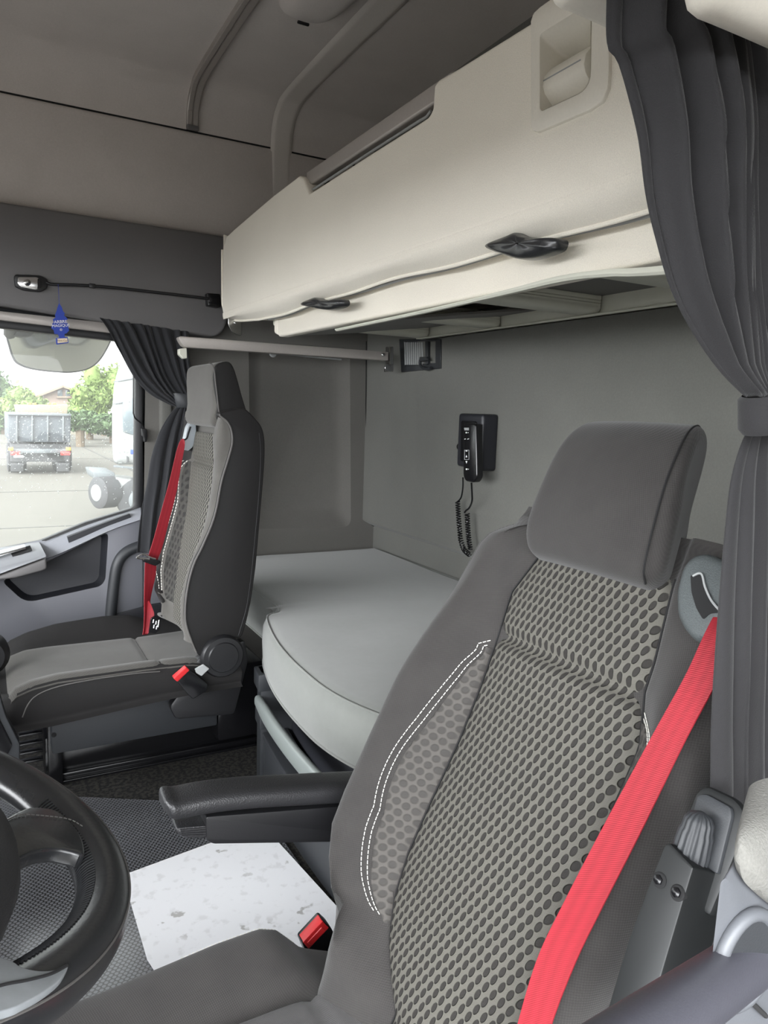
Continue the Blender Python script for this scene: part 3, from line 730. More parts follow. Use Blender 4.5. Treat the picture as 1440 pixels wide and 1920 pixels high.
# ================================================================== upper bunk
XF = .637
ub = thing('upper_bunk', 'cream cloth upper bunk folded against the back wall', 'bunk', (.9, 1.2, 1.06))
out = [V((XF, p.y, p.z)) for p in px_([(417, 500), (417, 468), (424, 443), (440, 428), (470, 402), (512, 366), (560, 329), (568, 333), (580, 362), (700, 284), (788, 228), (803, 218), (810, 204), (813, 160), (822, 148), (860, 126), (930, 82), (1000, 38), (1100, -25), (1300, -165), (1500, -320)], XF)]
yend = .12
out = [p for p in out if p.y > .25]
zc = 1.163                                   # crease where the cloth turns under
out += [V((XF, .2, 1.405)), V((XF, .2, zc)), V((XF, 2.20, zc + .01))]
LH = px_([(1008, 60), (1112, -4), (1112, 166), (1018, 214), (1008, 208)], XF)
b = holed(out, [LH], (.05, 0, 0), .009, 4)
finish('front_panel', b, 'bunkcloth', ub, 50)
# lower strip turning under, with its welt
rows = []
for y in np.linspace(2.20, .2, 60):
    e = 1 - max(0, (y - 1.98) / .22) ** 2 * .5 if y > 1.98 else 1
    sag = .003 * math.sin(y * 6) + .002 * math.sin(y * 17)
    zl = 1.137 + sag + (0.02 * max(0, (y - 1.95) / .25) if y > 1.95 else 0)
    rows.append([V((XF + .03, y, zc + .02)), V((XF + .001, y, zc + .012)), V((XF + .001, y, zc + .004)), V((XF + .003, y, zc - .006)), V((XF + .012, y, (zc + zl) / 2)), V((XF + .026, y, zl + .002)), V((XF + .035, y, zl - .001)), V((XF + .06, y, zl + .006)), V((XF + .10, y, zl + .02))])
finish('under_fold', grid(rows), 'bunkcloth', ub, 60)
w = [V((XF + .03, y, 1.136 + .003 * math.sin(y * 6) + .002 * math.sin(y * 17) + (0.02 * max(0, (y - 1.95) / .25)))) for y in np.linspace(2.19, .2, 60)]
finish('welt', tube(w, .0032, None, 8), 'bunkcloth', ub)
w = [p + V((.013, 0, .001 + .002 * math.sin(p.y * 9))) for p in w if p.y < 1.93]
finish('zip_seam', tube(w, .0028, None, 8), 'greyprint', ub)
b = prism([V((XF + .004, 2.2, z)) + V((x, 0, 0)) for x, z in ((0, 1.16), (.0, 1.40), (.5, 1.30), (.5, 1.18))], (0, .006, 0), .002); finish('end_cover', b, 'bunkcloth', ub)
b = bmesh.new(); tube([V((XF - .002, 2.196, 1.355)), V((XF - .001, 2.2, 1.30)), V((XF, 2.2, 1.2)), V((XF + .006, 2.19, 1.165))], .003, b, 8); finish('end_welt', b, 'bunkcloth', ub)
# storage slot in the top edge with its aluminium bar
b = bmesh.new()
ys0, ys1 = 1.575, 1.03
box(b, ((XF + .17), (ys0 + ys1) / 2, 1.335), (.24, ys0 - ys1, .006)); box(b, (XF + .29, (ys0 + ys1) / 2, 1.37), (.006, ys0 - ys1, .075)); box(b, (XF + .17, ys0 + .003, 1.37), (.24, .006, .07)); box(b, (XF + .17, ys1 - .003, 1.37), (.24, .006, .07))
finish('shelf_tray', b, 'unit', ub)
b = bmesh.new(); tube(px_([(580, 360), (700, 282), (788, 226), (800, 219), (808, 208)], XF + .012), .0025, b, 8); finish('slot_edging', b, 'greyprint', ub)
b = prism([V((XF + .012, 1.59, z)) + V((x, 0, 0)) for x, z in ((0, 1.391), (.0, 1.4165), (.004, 1.42), (.022, 1.42), (.024, 1.39), (.003, 1.388))], (0, -.575, 0), .0015, 2)
finish('top_rail', b, 'alu', ub)
b = bmesh.new(); box(b, (XF + .12, 1.30, 1.348), (.10, .16, .02), bev=.004); finish('slot_block', b, 'navy', ub)
b = prism([V((x, .2, z)) for x, z in ((XF + .10, 1.17), (XF + .10, 1.33), (1.2, 1.33), (1.2, 1.18))], (0, 1.99, 0), .02, 3)
finish('bunk_body', b, 'bunkcloth', ub)
# latch with its bezel
lt = [(994, 40), (999, 24), (1012, 12), (1036, -5), (1090, -42), (1143, -78), (1142, 13), (1141, 135), (1139, 165), (1129, 190), (1102, 208), (1007, 248), (998, 245), (995, 237)]
hole = roundpoly(px_([(1012, 64), (1108, 5), (1106, 165), (1016, 207), (1012, 204)], XF - .005), [.006, .006, .02, .01, .004])
b = holed(px_(lt, XF - .005), [hole], (.012, 0, 0), .0025, 2)
bz = finish('latch_bezel', b, 'bunkplastic', ub)
hb = [p + V((.055, 0, 0)) for p in hole]; ctr = sum(hb, V((0, 0, 0))) / len(hb)
zt = max(p.z for p in hole); zb_ = min(p.z for p in hole)
back = [ctr + (p - ctr) * .93 + V((0, 0, -.02 * ((p.z - zb_) / (zt - zb_)))) for p in hb]
b = grid([hole, back], closed=True); b.verts.ensure_lookup_table(); b.faces.new(b.verts[-len(hole):])
finish('latch_well', b, 'bunkplastic', bz)
pd = px_([(1016, 124), (1106, 72), (1108, 122), (1104, 148), (1030, 180), (1014, 160)], XF + .004)
pdb = [p + V((.04, 0, 0)) for p in pd]
b = bmesh.new()
q = [V((XF + .03, 0, 0))]
yl, yr = pd[0].y, pd[1].y; z0 = (pd[0].z + pd[1].z) / 2
sec = [(.030, .004), (.012, -.004), (.002, -.016), (.0, -.028), (.003, -.036), (.016, -.05), (.03, -.06), (.045, -.06), (.045, .004)]
prism([V((XF + x, yl, z0 + z)) for x, z in sec], (0, yr - yl + .003, 0), .002, 2, b)
finish('latch_paddle', b, 'bunkplastic', bz)
b = prism([V((XF + .0005, y, z0 + z)) for y, z in ((yl - .008, -.02), (yr + .01, -.02), (yr + .01, -.0215), (yl - .006, -.0215))], (.004, 0, 0)); finish('paddle_groove', b, 'greyprint', bz)
# leather pull tabs
def pull(px, th):
    pts = px_(px, XF + .016); ctr = sum(pts, V((0, 0, 0))) / len(pts); rows = []
    pc_ = cat(pts, 4, True)
    for k, (sc, off) in enumerate(((1, .012), (1, 0), (.96, -th * .5), (.8, -th * .85), (.45, -th), (.05, -th * 1.02))):
        rows.append([ctr + (V(p) - ctr) * sc + V((off + (.0008 * math.sin(i * .9 + k) if 1 < k < 5 else 0), 0, 0)) for i, p in enumerate(pc_)])
    return grid(rows, closed=True)
finish('pull_tab', pull([(914, 463), (940, 450), (962, 441), (977, 437), (990, 444), (1020, 447), (1050, 448), (1050, 464), (1038, 473), (1005, 484), (975, 486), (945, 477)], .016), 'leather', ub, 70)
finish('pull_tab', pull([(566, 571), (580, 563), (594, 558), (606, 562), (622, 564), (643, 561), (645, 572), (630, 579), (612, 581), (588, 577)], .012), 'leather', ub, 70)
# lower cushion and metal frame
KX = 1.055
def K(p): return CAM + (V(p) - CAM) * KX
XL = .662
b = prism([K((XL, 1.80, 1.150)), K((XL, 1.80, 1.088)), K((XL, 1.79, 1.078)), K((XL, .2, 1.073)), K((XL, .2, 1.150))], (.03, 0, 0), .006, 3)
finish('lower_cushion', b, 'bunkcloth', ub)
b = prism([K((XL, 1.795, 1.145)), K((XL, 1.825, 1.138)), K((XL, 1.825, 1.09)), K((XL, 1.795, 1.082))], (.03, 0, 0), .006, 3); finish('cushion_end', b, 'bunkcloth', ub)
b = prism([K((XL + .01, 1.80, 1.080)), K((XL + .01, 1.38, 1.078)), V((1.17, 1.38, 1.150)), V((1.17, 1.99, 1.150))], (0, 0, .006), .001); finish('under_board', b, 'sidecloth', ub)
lip = cat([K(p) for p in ((.648, 1.42, 1.065), (.648, 1.1, 1.067), (.648, .85, 1.071), (.648, .74, 1.073), (.648, .66, 1.068), (.648, .57, 1.058), (.648, .2, 1.03))], 5)
rows = [[V(p) + V(d) + V((0, 0, e * max(0, 1.0 - p[1]))) for p in lip] for d, e in (((.02, 0, .004), .012), ((.006, 0, .003), .012), ((.001, 0, .002), .012), ((0, 0, .001), .003), ((0, 0, 0), 0), ((.003, 0, -.003), 0), ((.010, 0, -.003), 0), ((.013, 0, .002), 0), ((.014, 0, .005), 0))]
finish('front_rail', grid(rows), 'lightmetal', ub, 40)
b = bmesh.new(); box(b, (1.185, 1.07, 1.145), (.018, 1.77, .05), bev=.002); box(b, (1.178, 1.07, 1.1215), (.032, 1.77, .003), bev=.001)
finish('rear_rail', b, 'lightmetal', ub)
b = bmesh.new(); box(b, (.93, .79, 1.163), (.50, 1.18, .006)); finish('deck_board', b, 'sidecloth', ub)
for y in (1.93, 1.585, 1.235, .885, .535):
    b = bmesh.new(); L = .50; zc0 = 1.135; L = .46
    b = prism([V((.71, y + dy, zz)) for dy, zz in ((-.035, 1.159), (-.035, 1.152), (-.0335, 1.1505), (-.035, 1.148), (-.0335, 1.1445), (-.035, 1.142), (-.0335, 1.138), (-.035, 1.135), (-.032, 1.128), (-.026, 1.124), (.026, 1.124), (.032, 1.128), (.035, 1.159))], (L, 0, 0))
    finish('slat', b, 'lightmetal', ub, 50)
# hinge plate and side support beam
b = prism(roundpoly(py_([(428, 586), (453, 592), (453, 629), (446, 629), (434, 622), (428, 608)], 2.17), .006), (0, .004, 0), .001, 1); hp = finish('hinge_plate', b, 'steel', ub)
finish('screw_head', lathe([(0, .0045), (.002, .004), (.003, .002)], ay(441, 605, 2.169), (0, -1, 0), 12), 'steel', hp)
bs_ = thing('bunk_support_beam', 'silver side beam carrying the far end of the upper bunk', 'beam', (.9, 2.15, 1.05))
b = prism(roundpoly([V((p.x, 2.115, p.z)) for p in py_([(333, 630), (728, 660), (728, 676), (345, 651)], 2.115)], [.012, .002, .002, .012]), (0, .035, 0), .005, 3)
finish('beam', b, 'alu', bs_)
b = bmesh.new(); p0 = ay(727, 660, 2.11)
prism(py_([(731, 650), (738, 650), (738, 697), (728, 697), (728, 686), (731, 684)], 2.11), (0, .03, 0), .0015, 1, b); prism(py_([(722, 683), (738, 683), (738, 697), (722, 696)], 2.10), (0, .004, 0), .001, 1, b)
finish('end_bracket', b, 'steel', bs_)
finish('bolt', lathe([(0, .006), (.003, .0055), (.005, .003)], ay(718, 665, 2.114), (0, -1, 0), 14), 'steel', bs_)
b = bmesh.new(); prism(py_([(337, 654), (350, 652), (351, 672), (345, 672), (337, 664)], 2.12), (0, .03, 0), .001, 1, b); finish('front_bracket', b, 'lightmetal', bs_)
cl = thing('stay_rod', 'thin steel stay with round eye under the support beam', 'rod', tuple(ay(512, 664, 2.2)))
b = lathe([(0, .011), (.004, .012), (.008, .009)], ay(511, 663, 2.2), (0, -1, 0), 18); finish('eye', b, 'greyprint', cl)
finish('rod', tube(py_([(514, 663), (540, 664), (575, 668), (640, 674)], 2.2), .003, None, 8), 'greyprint', cl)
# wall niche under the bunk
nc = thing('wall_catch', 'grey recessed wall catch with hook beneath the upper bunk', 'catch', tuple(ax(788, 690, XB)))
fo = px_([(748, 636), (826, 636), (826, 691), (752, 698)], XB - .006); fi = px_([(757, 640), (816, 640), (816, 680), (759, 687)], XB - .006)
finish('frame', holed(fo, [fi], (.006, 0, 0), .0015, 1), 'unit', nc)
finish('back_plate', prism(px_([(757, 640), (816, 640), (816, 680), (759, 687)], XB - .0015), (.001, 0, 0)), 'unit', nc)
b = bmesh.new()
for k in range(9):
    u = 760 + k * 4.0
    tube(px_([(u, 642), (u + .5, 684)], XB - .003), .0035, b, 6)
finish('ribs', b, 'greyprint', nc)
b = prism(px_([(797, 640), (802, 640), (802, 683), (797, 684)], XB - .012), (.01, 0, 0), .001, 1); finish('divider', b, 'unit', nc)
b = tube(px_([(790, 672), (787, 680), (790, 688), (800, 692), (808, 690)], XB - .016), .005, None, 8, 3); prism(px_([(786, 669), (800, 669), (802, 676), (787, 678)], XB - .022), (.012, 0, 0), .002, 1, b); finish('hook', b, 'unit', nc)

# heater handset in its wall holder --------------------------------------------------
hs = thing('handset_holder', 'dark plastic holder box fixed to grey rear wall', 'holder', tuple(ax(903, 885, XB)))
b = bmesh.new()
yA, yB, xf = 1.605, 1.722, 1.163
pts = [V((xf, yB, .893)), V((xf, yA + .018, .893)), V((xf, yA + .018, .79)), V((xf, yA + .024, .77)), V((xf, yB, .762))]
prism([V((XB, yA, .902)), V((XB, yB, .902)), V((XB, yB, .755)), V((XB, yA, .748))], (-.055, 0, 0), .009, 4, b)
finish('box', b, 'navy', hs)
b = prism(roundpoly([V((xf + .0065, y, z)) for y, z in ((1.628, .882), (1.70, .882), (1.695, .77), (1.640, .77))], .008), (-.004, 0, 0), .001, 1); finish('cradle', b, 'gloss', hs)
b = lathe([(0, .009), (.005, .0085), (.007, .007), (.012, .007), (.014, .0095), (.02, .0095)], V((1.19, yB - .004, .808)), (0, 1, 0), 20); finish('knob', b, 'gloss', hs)
b = lathe([(0, .007), (.006, .006)], V((1.185, yB - .002, .857)), (0, 1, 0), 14); finish('knob', b, 'dark', hs)
ha = thing('handset', 'slim black button handset with coiled cable standing in the wall holder', 'handset', tuple(ax(880, 905, 1.145)))
XH = 1.142
def H(pl): return px_(pl, XH)
b = prism(roundpoly(H([(869, 793), (892, 795), (894, 895), (888, 905), (872, 902), (868, 892)]), [.006, .006, .008, .008, .008, .008]), (.022, 0, 0), .004, 3)
finish('body', b, 'gloss', ha)
b = bmesh.new()
def lab(pl, mat='white', nm='button_mark'): finish(nm, prism(px_(pl, XH - .0006), (.0008, 0, 0)), mat, ha)
lab([(870, 802), (879, 802), (879, 807), (871, 807)], 'greyprint', 'display')
lab([(873, 810), (875, 810), (875, 812.5), (873, 812.5)]); lab([(877, 810.5), (878, 810.5), (878, 812), (877, 812)])
lab([(870.5, 823), (873, 822.4), (873, 823.6), (870.5, 824)]); lab([(876, 823), (879, 822.2), (879, 823.2), (876, 824)])
lab([(874.3, 853), (876, 857.5), (872.8, 857.5)]); lab([(872.8, 864.5), (876, 864.5), (874.4, 869)]); lab([(873, 844), (876, 844), (876, 846.5), (873, 846.5)])
lab([(873.3, 878.5), (876, 878.5), (876, 881), (873.3, 881)]); lab([(877.5, 879), (878.5, 879), (878.5, 880.5), (877.5, 880.5)])
b = holed(px_([(870.5, 843.5), (879.5, 843.5), (879.5, 862), (870.5, 862)], XH - .0006), [px_([(871.3, 844.5), (878.7, 844.5), (878.7, 861), (871.3, 861)], XH - .0006)], (.0008, 0, 0)); finish('button_outline', b, 'greyprint', ha)
def coil(path, R, turns, r, b):
    P = cat(path, 20); n = turns * 14; pts = []
    L = [0]
    for i in range(1, len(P)): L.append(L[-1] + np.linalg.norm(P[i] - P[i - 1]))
    for k in range(n + 1):
        s = L[-1] * k / n; c = np.array([np.interp(s, L, [p[j] for p in P]) for j in range(3)])
        c2 = np.array([np.interp(min(L[-1], s + .002), L, [p[j] for p in P]) for j in range(3)]); t = V(c2 - c)
        t = t.normalized() if t.length > 1e-6 else V((0, 0, -1)); u = V((1, 0, 0)); u = (u - t * u.dot(t)).normalized(); w_ = t.cross(u); a = 2 * math.pi * turns * k / n
        pts.append(V(c) + (u * math.cos(a) + w_ * math.sin(a)) * R)
    tube(pts, r, b, 6)
b = bmesh.new(); XC = 1.19
c1 = [ax(858, 940, XC), ax(859.5, 965, XC), ax(862, 995, XC), ax(864, 1012, XC), ax(870, 1030, XC), ax(880, 1040, XC)]
coil(c1, .0060, 24, .0019, b); c2 = [ax(876, 963, XC), ax(877, 985, XC), ax(879, 1010, XC), ax(882, 1030, XC)]
coil(c2, .0060, 15, .0019, b)
tube([ax(868, 895, XC), ax(868, 912, XC), ax(865.5, 930, XC), ax(861, 938, XC), ax(857, 941, XC)], .0022, b, 8, 5)
tube([ax(884, 905, 1.155), ax(885, 925, 1.16), ax(885, 940, 1.17), ax(880, 952, XC), ax(874, 957, XC), ax(871, 961, XC)], .0026, b, 8, 5)
finish('coiled_cable', b, 'gloss', ha)

# ================================================================== lower bunk
ym = 1.235
half = [(1.262, 2.385), (.645, 2.385), (.640, 1.80), (.637, 1.735), (.628, 1.700), (.603, 1.688), (.585, 1.665), (.565, 1.60), (.54, 1.48), (.526, 1.36), (.522, ym)]
outl = half + [(x, ym - (y - ym) * (.60 if y < 1.75 else .70)) for x, y in half[::-1][1:]]
oc = cat([(x, y) for x, y in outl[1:-1]], 5); oc = [np.array(outl[0])] + oc + [np.array(outl[-1])]
def matt(inset, z):
    r = []
    for i, p in enumerate(oc):
        a = oc[max(i - 1, 0)]; c = oc[min(i + 1, len(oc) - 1)]; t = np.array(c) - np.array(a); t /= np.linalg.norm(t) + 1e-9
        n = np.array([-t[1], t[0]])
        q = np.array(p) + (-n) * -inset if False else np.array(p) + n * (inset if n[0] > -.2 or True else 0)
        r.append(V((min(q[0], 1.262) if i in (0, len(oc) - 1) else q[0], min(2.39, q[1]), z)))
    return r
# which way is inward
t_ = np.array(oc[10]) - np.array(oc[8]); sgn = -1 if (-t_[1]) > 0 else 1
ZT = .398
def ring(inset, z): return [V((p.x, p.y, z)) for p in matt(inset * sgn, z)]
rings = [ring(.03, ZT - .118), ring(.006, ZT - .116), ring(0, ZT - .108), ring(-.002, ZT - .06), ring(.0, ZT - .025), ring(.006, ZT - .010), ring(.016, ZT - .002), ring(.03, ZT)]
b = grid(rings, closed=True)
top = rings[-1]; n = len(top)
b.faces.new([b.verts.new(p) for p in rings[0]])
# top surface as a gently uneven grid clipped to the outline
xs = np.linspace(0, 1, 46)
rows = []
for j in range(n):
    a = top[j]; cxy = V((1.255, min(max(a.y, .1), 2.37), ZT)); row = []
    for s in np.linspace(0, 1, 22):
        p = a.lerp(cxy, s); h = .0035 * (noise.noise(V((p.x * 5, p.y * 4, 1))) + .4 * noise.noise(V((p.x * 14, p.y * 10, 5)))) * min(1, s * 6)
        row.append(p + V((0, 0, h)))
    rows.append(row)
grid(rows, b)
bmesh.ops.remove_doubles(b, verts=b.verts, dist=.0004)
lb = thing('lower_bunk_mattress', 'pale grey velour mattress with rounded front lying behind the seats', 'mattress', (.9, 1.2, .28))
finish('cover', b, 'mattress', lb, 55)
w = [V((p.x, p.y, ZT - .004)) + V((0, 0, 0)) for p in ring(.009, ZT)]
finish('welt', tube(w[1:-1], .0022, None, 6), 'mattress', lb)
w = [V((p.x, p.y, 0)) + V((0, 0, ZT - .112)) for p in ring(.001, 0)]
finish('bottom_welt', tube(w[1:-1], .003, None, 6), 'mattress', lb)
# storage unit under the mattress
un = thing('bunk_storage_unit', 'charcoal curved storage unit with silver bar under the lower mattress', 'storage unit', (.9, 1.2, 0))
fc = lambda y, o=0: .533 + .42 * ((y - ym) / 1.0) ** 2 * .5 + o
def fprism(y0, y1, z0, z1, o0, o1, bev=.004):
    ys = np.linspace(y0, y1, 18)
    pts = [V((fc(y, o0), y, z0)) for y in ys] + [V((fc(y, o1), y, z0)) for y in ys[::-1]]
    return prism(pts, (0, 0, z1 - z0), bev, 2)
finish('carcass', fprism(.98, 1.60, 0, .272, .07, .62), 'navy', un)
finish('front_skirt', fprism(.97, 1.585, 0, .135, .0, .05, .008), 'unit', un)
finish('side_cheek', fprism(1.575, 1.625, 0, .285, -.008, .12, .010), 'unit', un)
b = fprism(1.565, 1.63, .243, .285, -.016, .04, .010); finish('cheek_cap', b, 'unit', un)
finish('shelf_divider', fprism(.97, 1.575, .128, .14, -.004, .06, .003), 'unit', un)
b = fprism(1.565, 1.63, .150, .185, -.012, .02, .004); finish('cheek_step', b, 'unit', un)
ys = np.linspace(1.585, .98, 40); rows = []
for a in np.linspace(0, 2 * math.pi, 17)[:-1]:
    cs, sn = math.cos(a), math.sin(a)
    rows.append([V((fc(y, -.012) - .0 + .010 * (abs(cs) ** .7) * (1 if cs > 0 else -1), y, .212 + .004 + .021 * (abs(sn) ** .7) * (1 if sn > 0 else -1) * (1 - .35 * max(0, (y - 1.5) / .085)))) for y in ys])
rows = [list(r) for r in zip(*rows)]
finish('guard_bar', grid(rows, closed=True, caps=True), 'handlebar', un, 60)

# ================================================================== floor covering
fm = thing('floor_mat', 'black studded rubber mat covering the cab floor between the seats', 'floor mat', (0, 1.2, 0))
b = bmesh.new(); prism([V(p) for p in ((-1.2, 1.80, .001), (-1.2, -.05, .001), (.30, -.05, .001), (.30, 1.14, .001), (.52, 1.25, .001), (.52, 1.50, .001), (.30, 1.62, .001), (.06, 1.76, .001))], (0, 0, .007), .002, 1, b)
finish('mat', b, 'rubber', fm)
pp = [(232, 1640), (385, 1583), (500, 1545), (522, 1572), (600, 1662), (673, 1746), (640, 1800), (600, 1830), (420, 1860), (276, 1800)]
P = pz_([(230, 1642), (390, 1583), (492, 1547), (675, 1748), (610, 1880), (330, 1900)], .0105)
q = [P[0], P[1], P[2], P[3], az(640, 1830, .0105), az(560, 1950, .0105), az(345, 1905, .0105), az(276, 1800, .0105)]
b = prism(q, (0, 0, .0012)); o = finish('paper_sheet', b, 'paper'); tag(o, 'white scuffed paper sheet lying on floor between the seats', 'paper sheet')

# ================================================================== seats
class Frame:
    """plane of a backrest: s = world y, t = up the lean, off = towards the sitter"""
    def __init__(self, c, b):
        k = math.hypot(1, b); self.U = V((b, 0, 1)) / k; self.N = V((-1, 0, b)) / k; self.O = V((c, 0, CAM.z))
    def P(self, s, t, off=0): return self.O + V((0, s, 0)) + self.U * t + self.N * off
    def un(self, u, v, off=0):
        p = pln(u, v, self.O + self.N * off, self.N); q = p - self.O; return q.y, q.dot(self.U)
    def of(self, p): q = p - self.O; return q.y, q.dot(self.U), q.dot(self.N)
    def curve(self, pts, off=0):
        a = sorted([self.un(u, v, off)[::-1] for u, v in pts]); T = [x[0] for x in a]; Sx = [x[1] for x in a]
        return lambda t: float(np.interp(t, T, Sx))
def sstep(x, a, c): x = min(1, max(0, (x - a) / (c - a))); return x * x * (3 - 2 * x)
def arc(pr, v):
    d = 0; out = []
    for i, p in enumerate(pr):
        if i: d += math.hypot(p[0] - pr[i - 1][0], p[1] - pr[i - 1][1])
        out.append((d, v))
    return out
def loft_st(F, prof, ts, n=8, k=1):
    rows, uv = [], []
    for t in ts:
        pr = cat(prof(t), n, True); rows.append([F.P(p[0], p[2] if len(p) > 2 else t, p[1]) for p in pr]); uv.append(arc(pr, t))
    return rows, uv
def front_off(prof, t, s):
    pr = prof(t); f = [p for p in cat(pr, 6, True)]
    # take the sitter-side run only: the highest offset at this s
    best = None
    for i in range(len(f)):
        a, c = f[i], f[(i + 1) % len(f)]
        if (a[0] - s) * (c[0] - s) <= 0 and abs(a[0] - c[0]) > 1e-9:
            o = a[1] + (c[1] - a[1]) * (s - a[0]) / (c[0] - a[0])
            if best is None or o > best: best = o
    return best if best is not None else 0
def patch(F, prof, sa, sb, ts, n, add, name, mat, parent, thick=.006, puff=0, groove=None, uvoff=(0, 0)):
    rows, uv = [], []
    for t in ts:
        a, c = sa(t), sb(t); r, u_ = [], []
        for k in range(n + 1):
            q = k / n; s = a + (c - a) * q
            o = front_off(prof, t, min(max(s, a + .0005), c - .0005)) + add
            o += puff * (1 - abs(2 * q - 1) ** 5)
            if groove: o -= groove(t)
            if k in (0, n): o -= add + .002
            r.append(F.P(s, t, o)); u_.append((s + uvoff[0], t + uvoff[1]))
        rows.append(r); uv.append(u_)
    o = finish_uv(name, solid_sheet(rows, thick if False else .0008, uv=uv), mat, parent, 80)
    return o
def surf_path(F, prof, pts, add=.0015):
    return [F.P(s, t, front_off(prof, t, s) + add) for s, t in pts]

# ---- driver seat
FD = Frame(.738, .47)
ds = thing('driver_chair', 'large charcoal driver seat with oval-patterned centre, armrest and red belt', 'seat', (.45, .635, 0))
A_ = FD.curve([(985, 955), (930, 968), (890, 985), (870, 1005), (840, 1065), (800, 1150), (760, 1240), (700, 1370), (655, 1470), (632, 1530), (626, 1590), (630, 1650), (645, 1700), (672, 1745), (720, 1790)], .04)
C1 = FD.curve([(885, 1195), (865, 1215), (840, 1260), (800, 1330), (745, 1420), (715, 1490), (697, 1560), (697, 1640), (710, 1690), (730, 1735)], .05)
C2 = FD.curve([(1015, 1040), (960, 1110), (935, 1190), (900, 1290), (860, 1390), (800, 1520), (765, 1600), (740, 1680), (730, 1760), (735, 1830), (745, 1900)], .004)
C3 = FD.curve([(1262, 1095), (1240, 1180), (1225, 1240), (1205, 1300), (1205, 1310), (1196, 1400), (1126, 1560), (1058, 1690), (1018, 1780), (985, 1880), (950, 1980)], .004)
def G_(t): return float(np.interp(t, [-.86, -.80, -.74, -.6, -.46, -.35, -.25, -.19, -.165, -.15, -.14], [.50, .46, .44, .425, .413, .405, .398, .405, .42, .45, .49]))
def dprof(t):
    hb = .35 + .65 * (1 - sstep(t, -.45, -.22)); hb *= .55 + .45 * sstep(t, -.86, -.70)
    e = 1 - .75 * sstep(t, -.185, -.14)                          # thins towards the top edge
    a, g, c1, c2, c3 = A_(t), G_(t), 0, C2(t), C3(t)
    c1 = c2 + .062; c4 = c3 - .045
    bk = -.13 * (.55 + .45 * e) * (.5 + .5 * sstep(t, -.52, -.25))
    if t < -.7: a = max(a, .80)
    return [(g + .11, bk), (g + .075, bk * .75), (g + .016, max(-.03, bk * .5) * e), (g + .006, .028 * hb * e), (g + .03, .058 * hb * e), (c4, .052 * hb * e), (c3 - .010, .010), (c3 + .012, .0),
            ((c2 + c3) / 2, .002), (c2 - .012, .0), (c2 + .010, .010), (c1, .050 * hb * e), (a - .035, .066 * hb * e), (a - .008, .040 * hb * e), (a + .0, -.0 * e), (a, bk * .75), (a - .035, bk)]
ts = list(np.linspace(-.84, -.20, 56)) + list(np.linspace(-.195, -.142, 10))
rows, uv = loft_st(FD, dprof, ts, 5)
finish_uv('backrest', grid(rows, closed=True, uv=[[*u] for u in uv] if False else uv if False else None, caps=True), 'seat', ds) if False else None
def closed_uv(rows, uv):
    rows = [r + [r[0]] for r in rows]; uv = [u + [(u[-1][0] + .005, u[-1][1])] for u in uv]
    b = grid(rows, uv=uv)
    for R in (rows[0], rows[-1]):
        vs = [b.verts.new(p) for p in R[:-1]]; b.faces.new(vs)
    bmesh.ops.remove_doubles(b, verts=b.verts, dist=1e-5)
    return b
back = finish_uv('backrest', closed_uv(rows, uv), 'seat', ds, 60)
TS = -.322
ts2 = [t for t in np.linspace(-.83, -.185, 130)]
patch(FD, dprof, lambda t: C3(t) + .001, lambda t: C2(t) - .001, ts2, 36, .005, 'centre_panel', 'oval', ds, puff=.010,
      groove=lambda t: .011 * math.exp(-((t - TS) / .010) ** 2) + .012 * sstep(t, -.205, -.185), uvoff=(0, 0))
def c1l(t): return min(C1(t), C2(t) + .10)
ts3 = np.linspace(-.715, -.345, 70)
def c1r(t):
    w = max(0, np.mean([C1(t + d) - C2(t + d) for d in (-.02, -.01, 0, .01, .02)])) * 1.0
    if t < -.60: w = (C1(-.60) - C2(-.60)) * math.sqrt(max(0, 1 - ((-.60 - t) / .112) ** 2))
    w *= math.sqrt(max(0, 1 - max(0, (t + .385) / .042) ** 2.2)) if t > -.385 else 1
    return C2(t) + .006 + max(.002, w)
patch(FD, dprof, lambda t: C2(t) + .004, c1r, ts3, 12, .0022, 'side_insert', 'ovalside', ds)
def c4r(t):
    w = .014 + .016 * sstep(t, -.8, -.42)
    w *= math.sqrt(max(0, 1 - max(0, (t + .385) / .042) ** 2.2)) if t > -.385 else 1
    return C3(t) - .004 - max(.002, w)
patch(FD, dprof, c4r, lambda t: C3(t) - .004, np.linspace(-.80, -.345, 70), 12, .0022, 'side_insert', 'ovalside', ds)
for g in (.0035, .011):
    p = [(c1r(t) + g, t) for t in np.linspace(-.711, -.3455, 90)]
    p = p + [(C2(-.34) + .004, -.343 + g)]
    finish('stitching', dashes(surf_path(FD, dprof, p, .0016)), 'thread', ds)
    p = [(c4r(t) - g, t) for t in np.linspace(-.80, -.3455, 90)] + [(C3(-.34) - .004, -.343 + g)]
    finish('stitching', dashes(surf_path(FD, dprof, p, .0016)), 'thread', ds)
finish('panel_seam', tube(surf_path(FD, dprof, [(C2(t) + .001, t) for t in np.linspace(-.80, -.19, 60)], .001), .0012, None, 6), 'gap', ds)
finish('panel_seam', tube(surf_path(FD, dprof, [(C3(t) - .001, t) for t in np.linspace(-.80, -.19, 60)], .001), .0012, None, 6), 'gap', ds)
finish('edge_welt', tube([FD.P(A_(t) - .004, t, -.004) for t in np.linspace(-.30, -.145, 30)], .0018, None, 6), 'seatside', ds)
finish('edge_welt', tube([FD.P(G_(t) + .006, t, -.002) for t in np.linspace(-.30, -.143, 30)], .0018, None, 6), 'seatside', ds)
finish('side_welt', tube([FD.P(G_(t) + .004, t, -.006) for t in np.linspace(-.80, -.30, 40)], .0016, None, 6), 'seatside', ds)
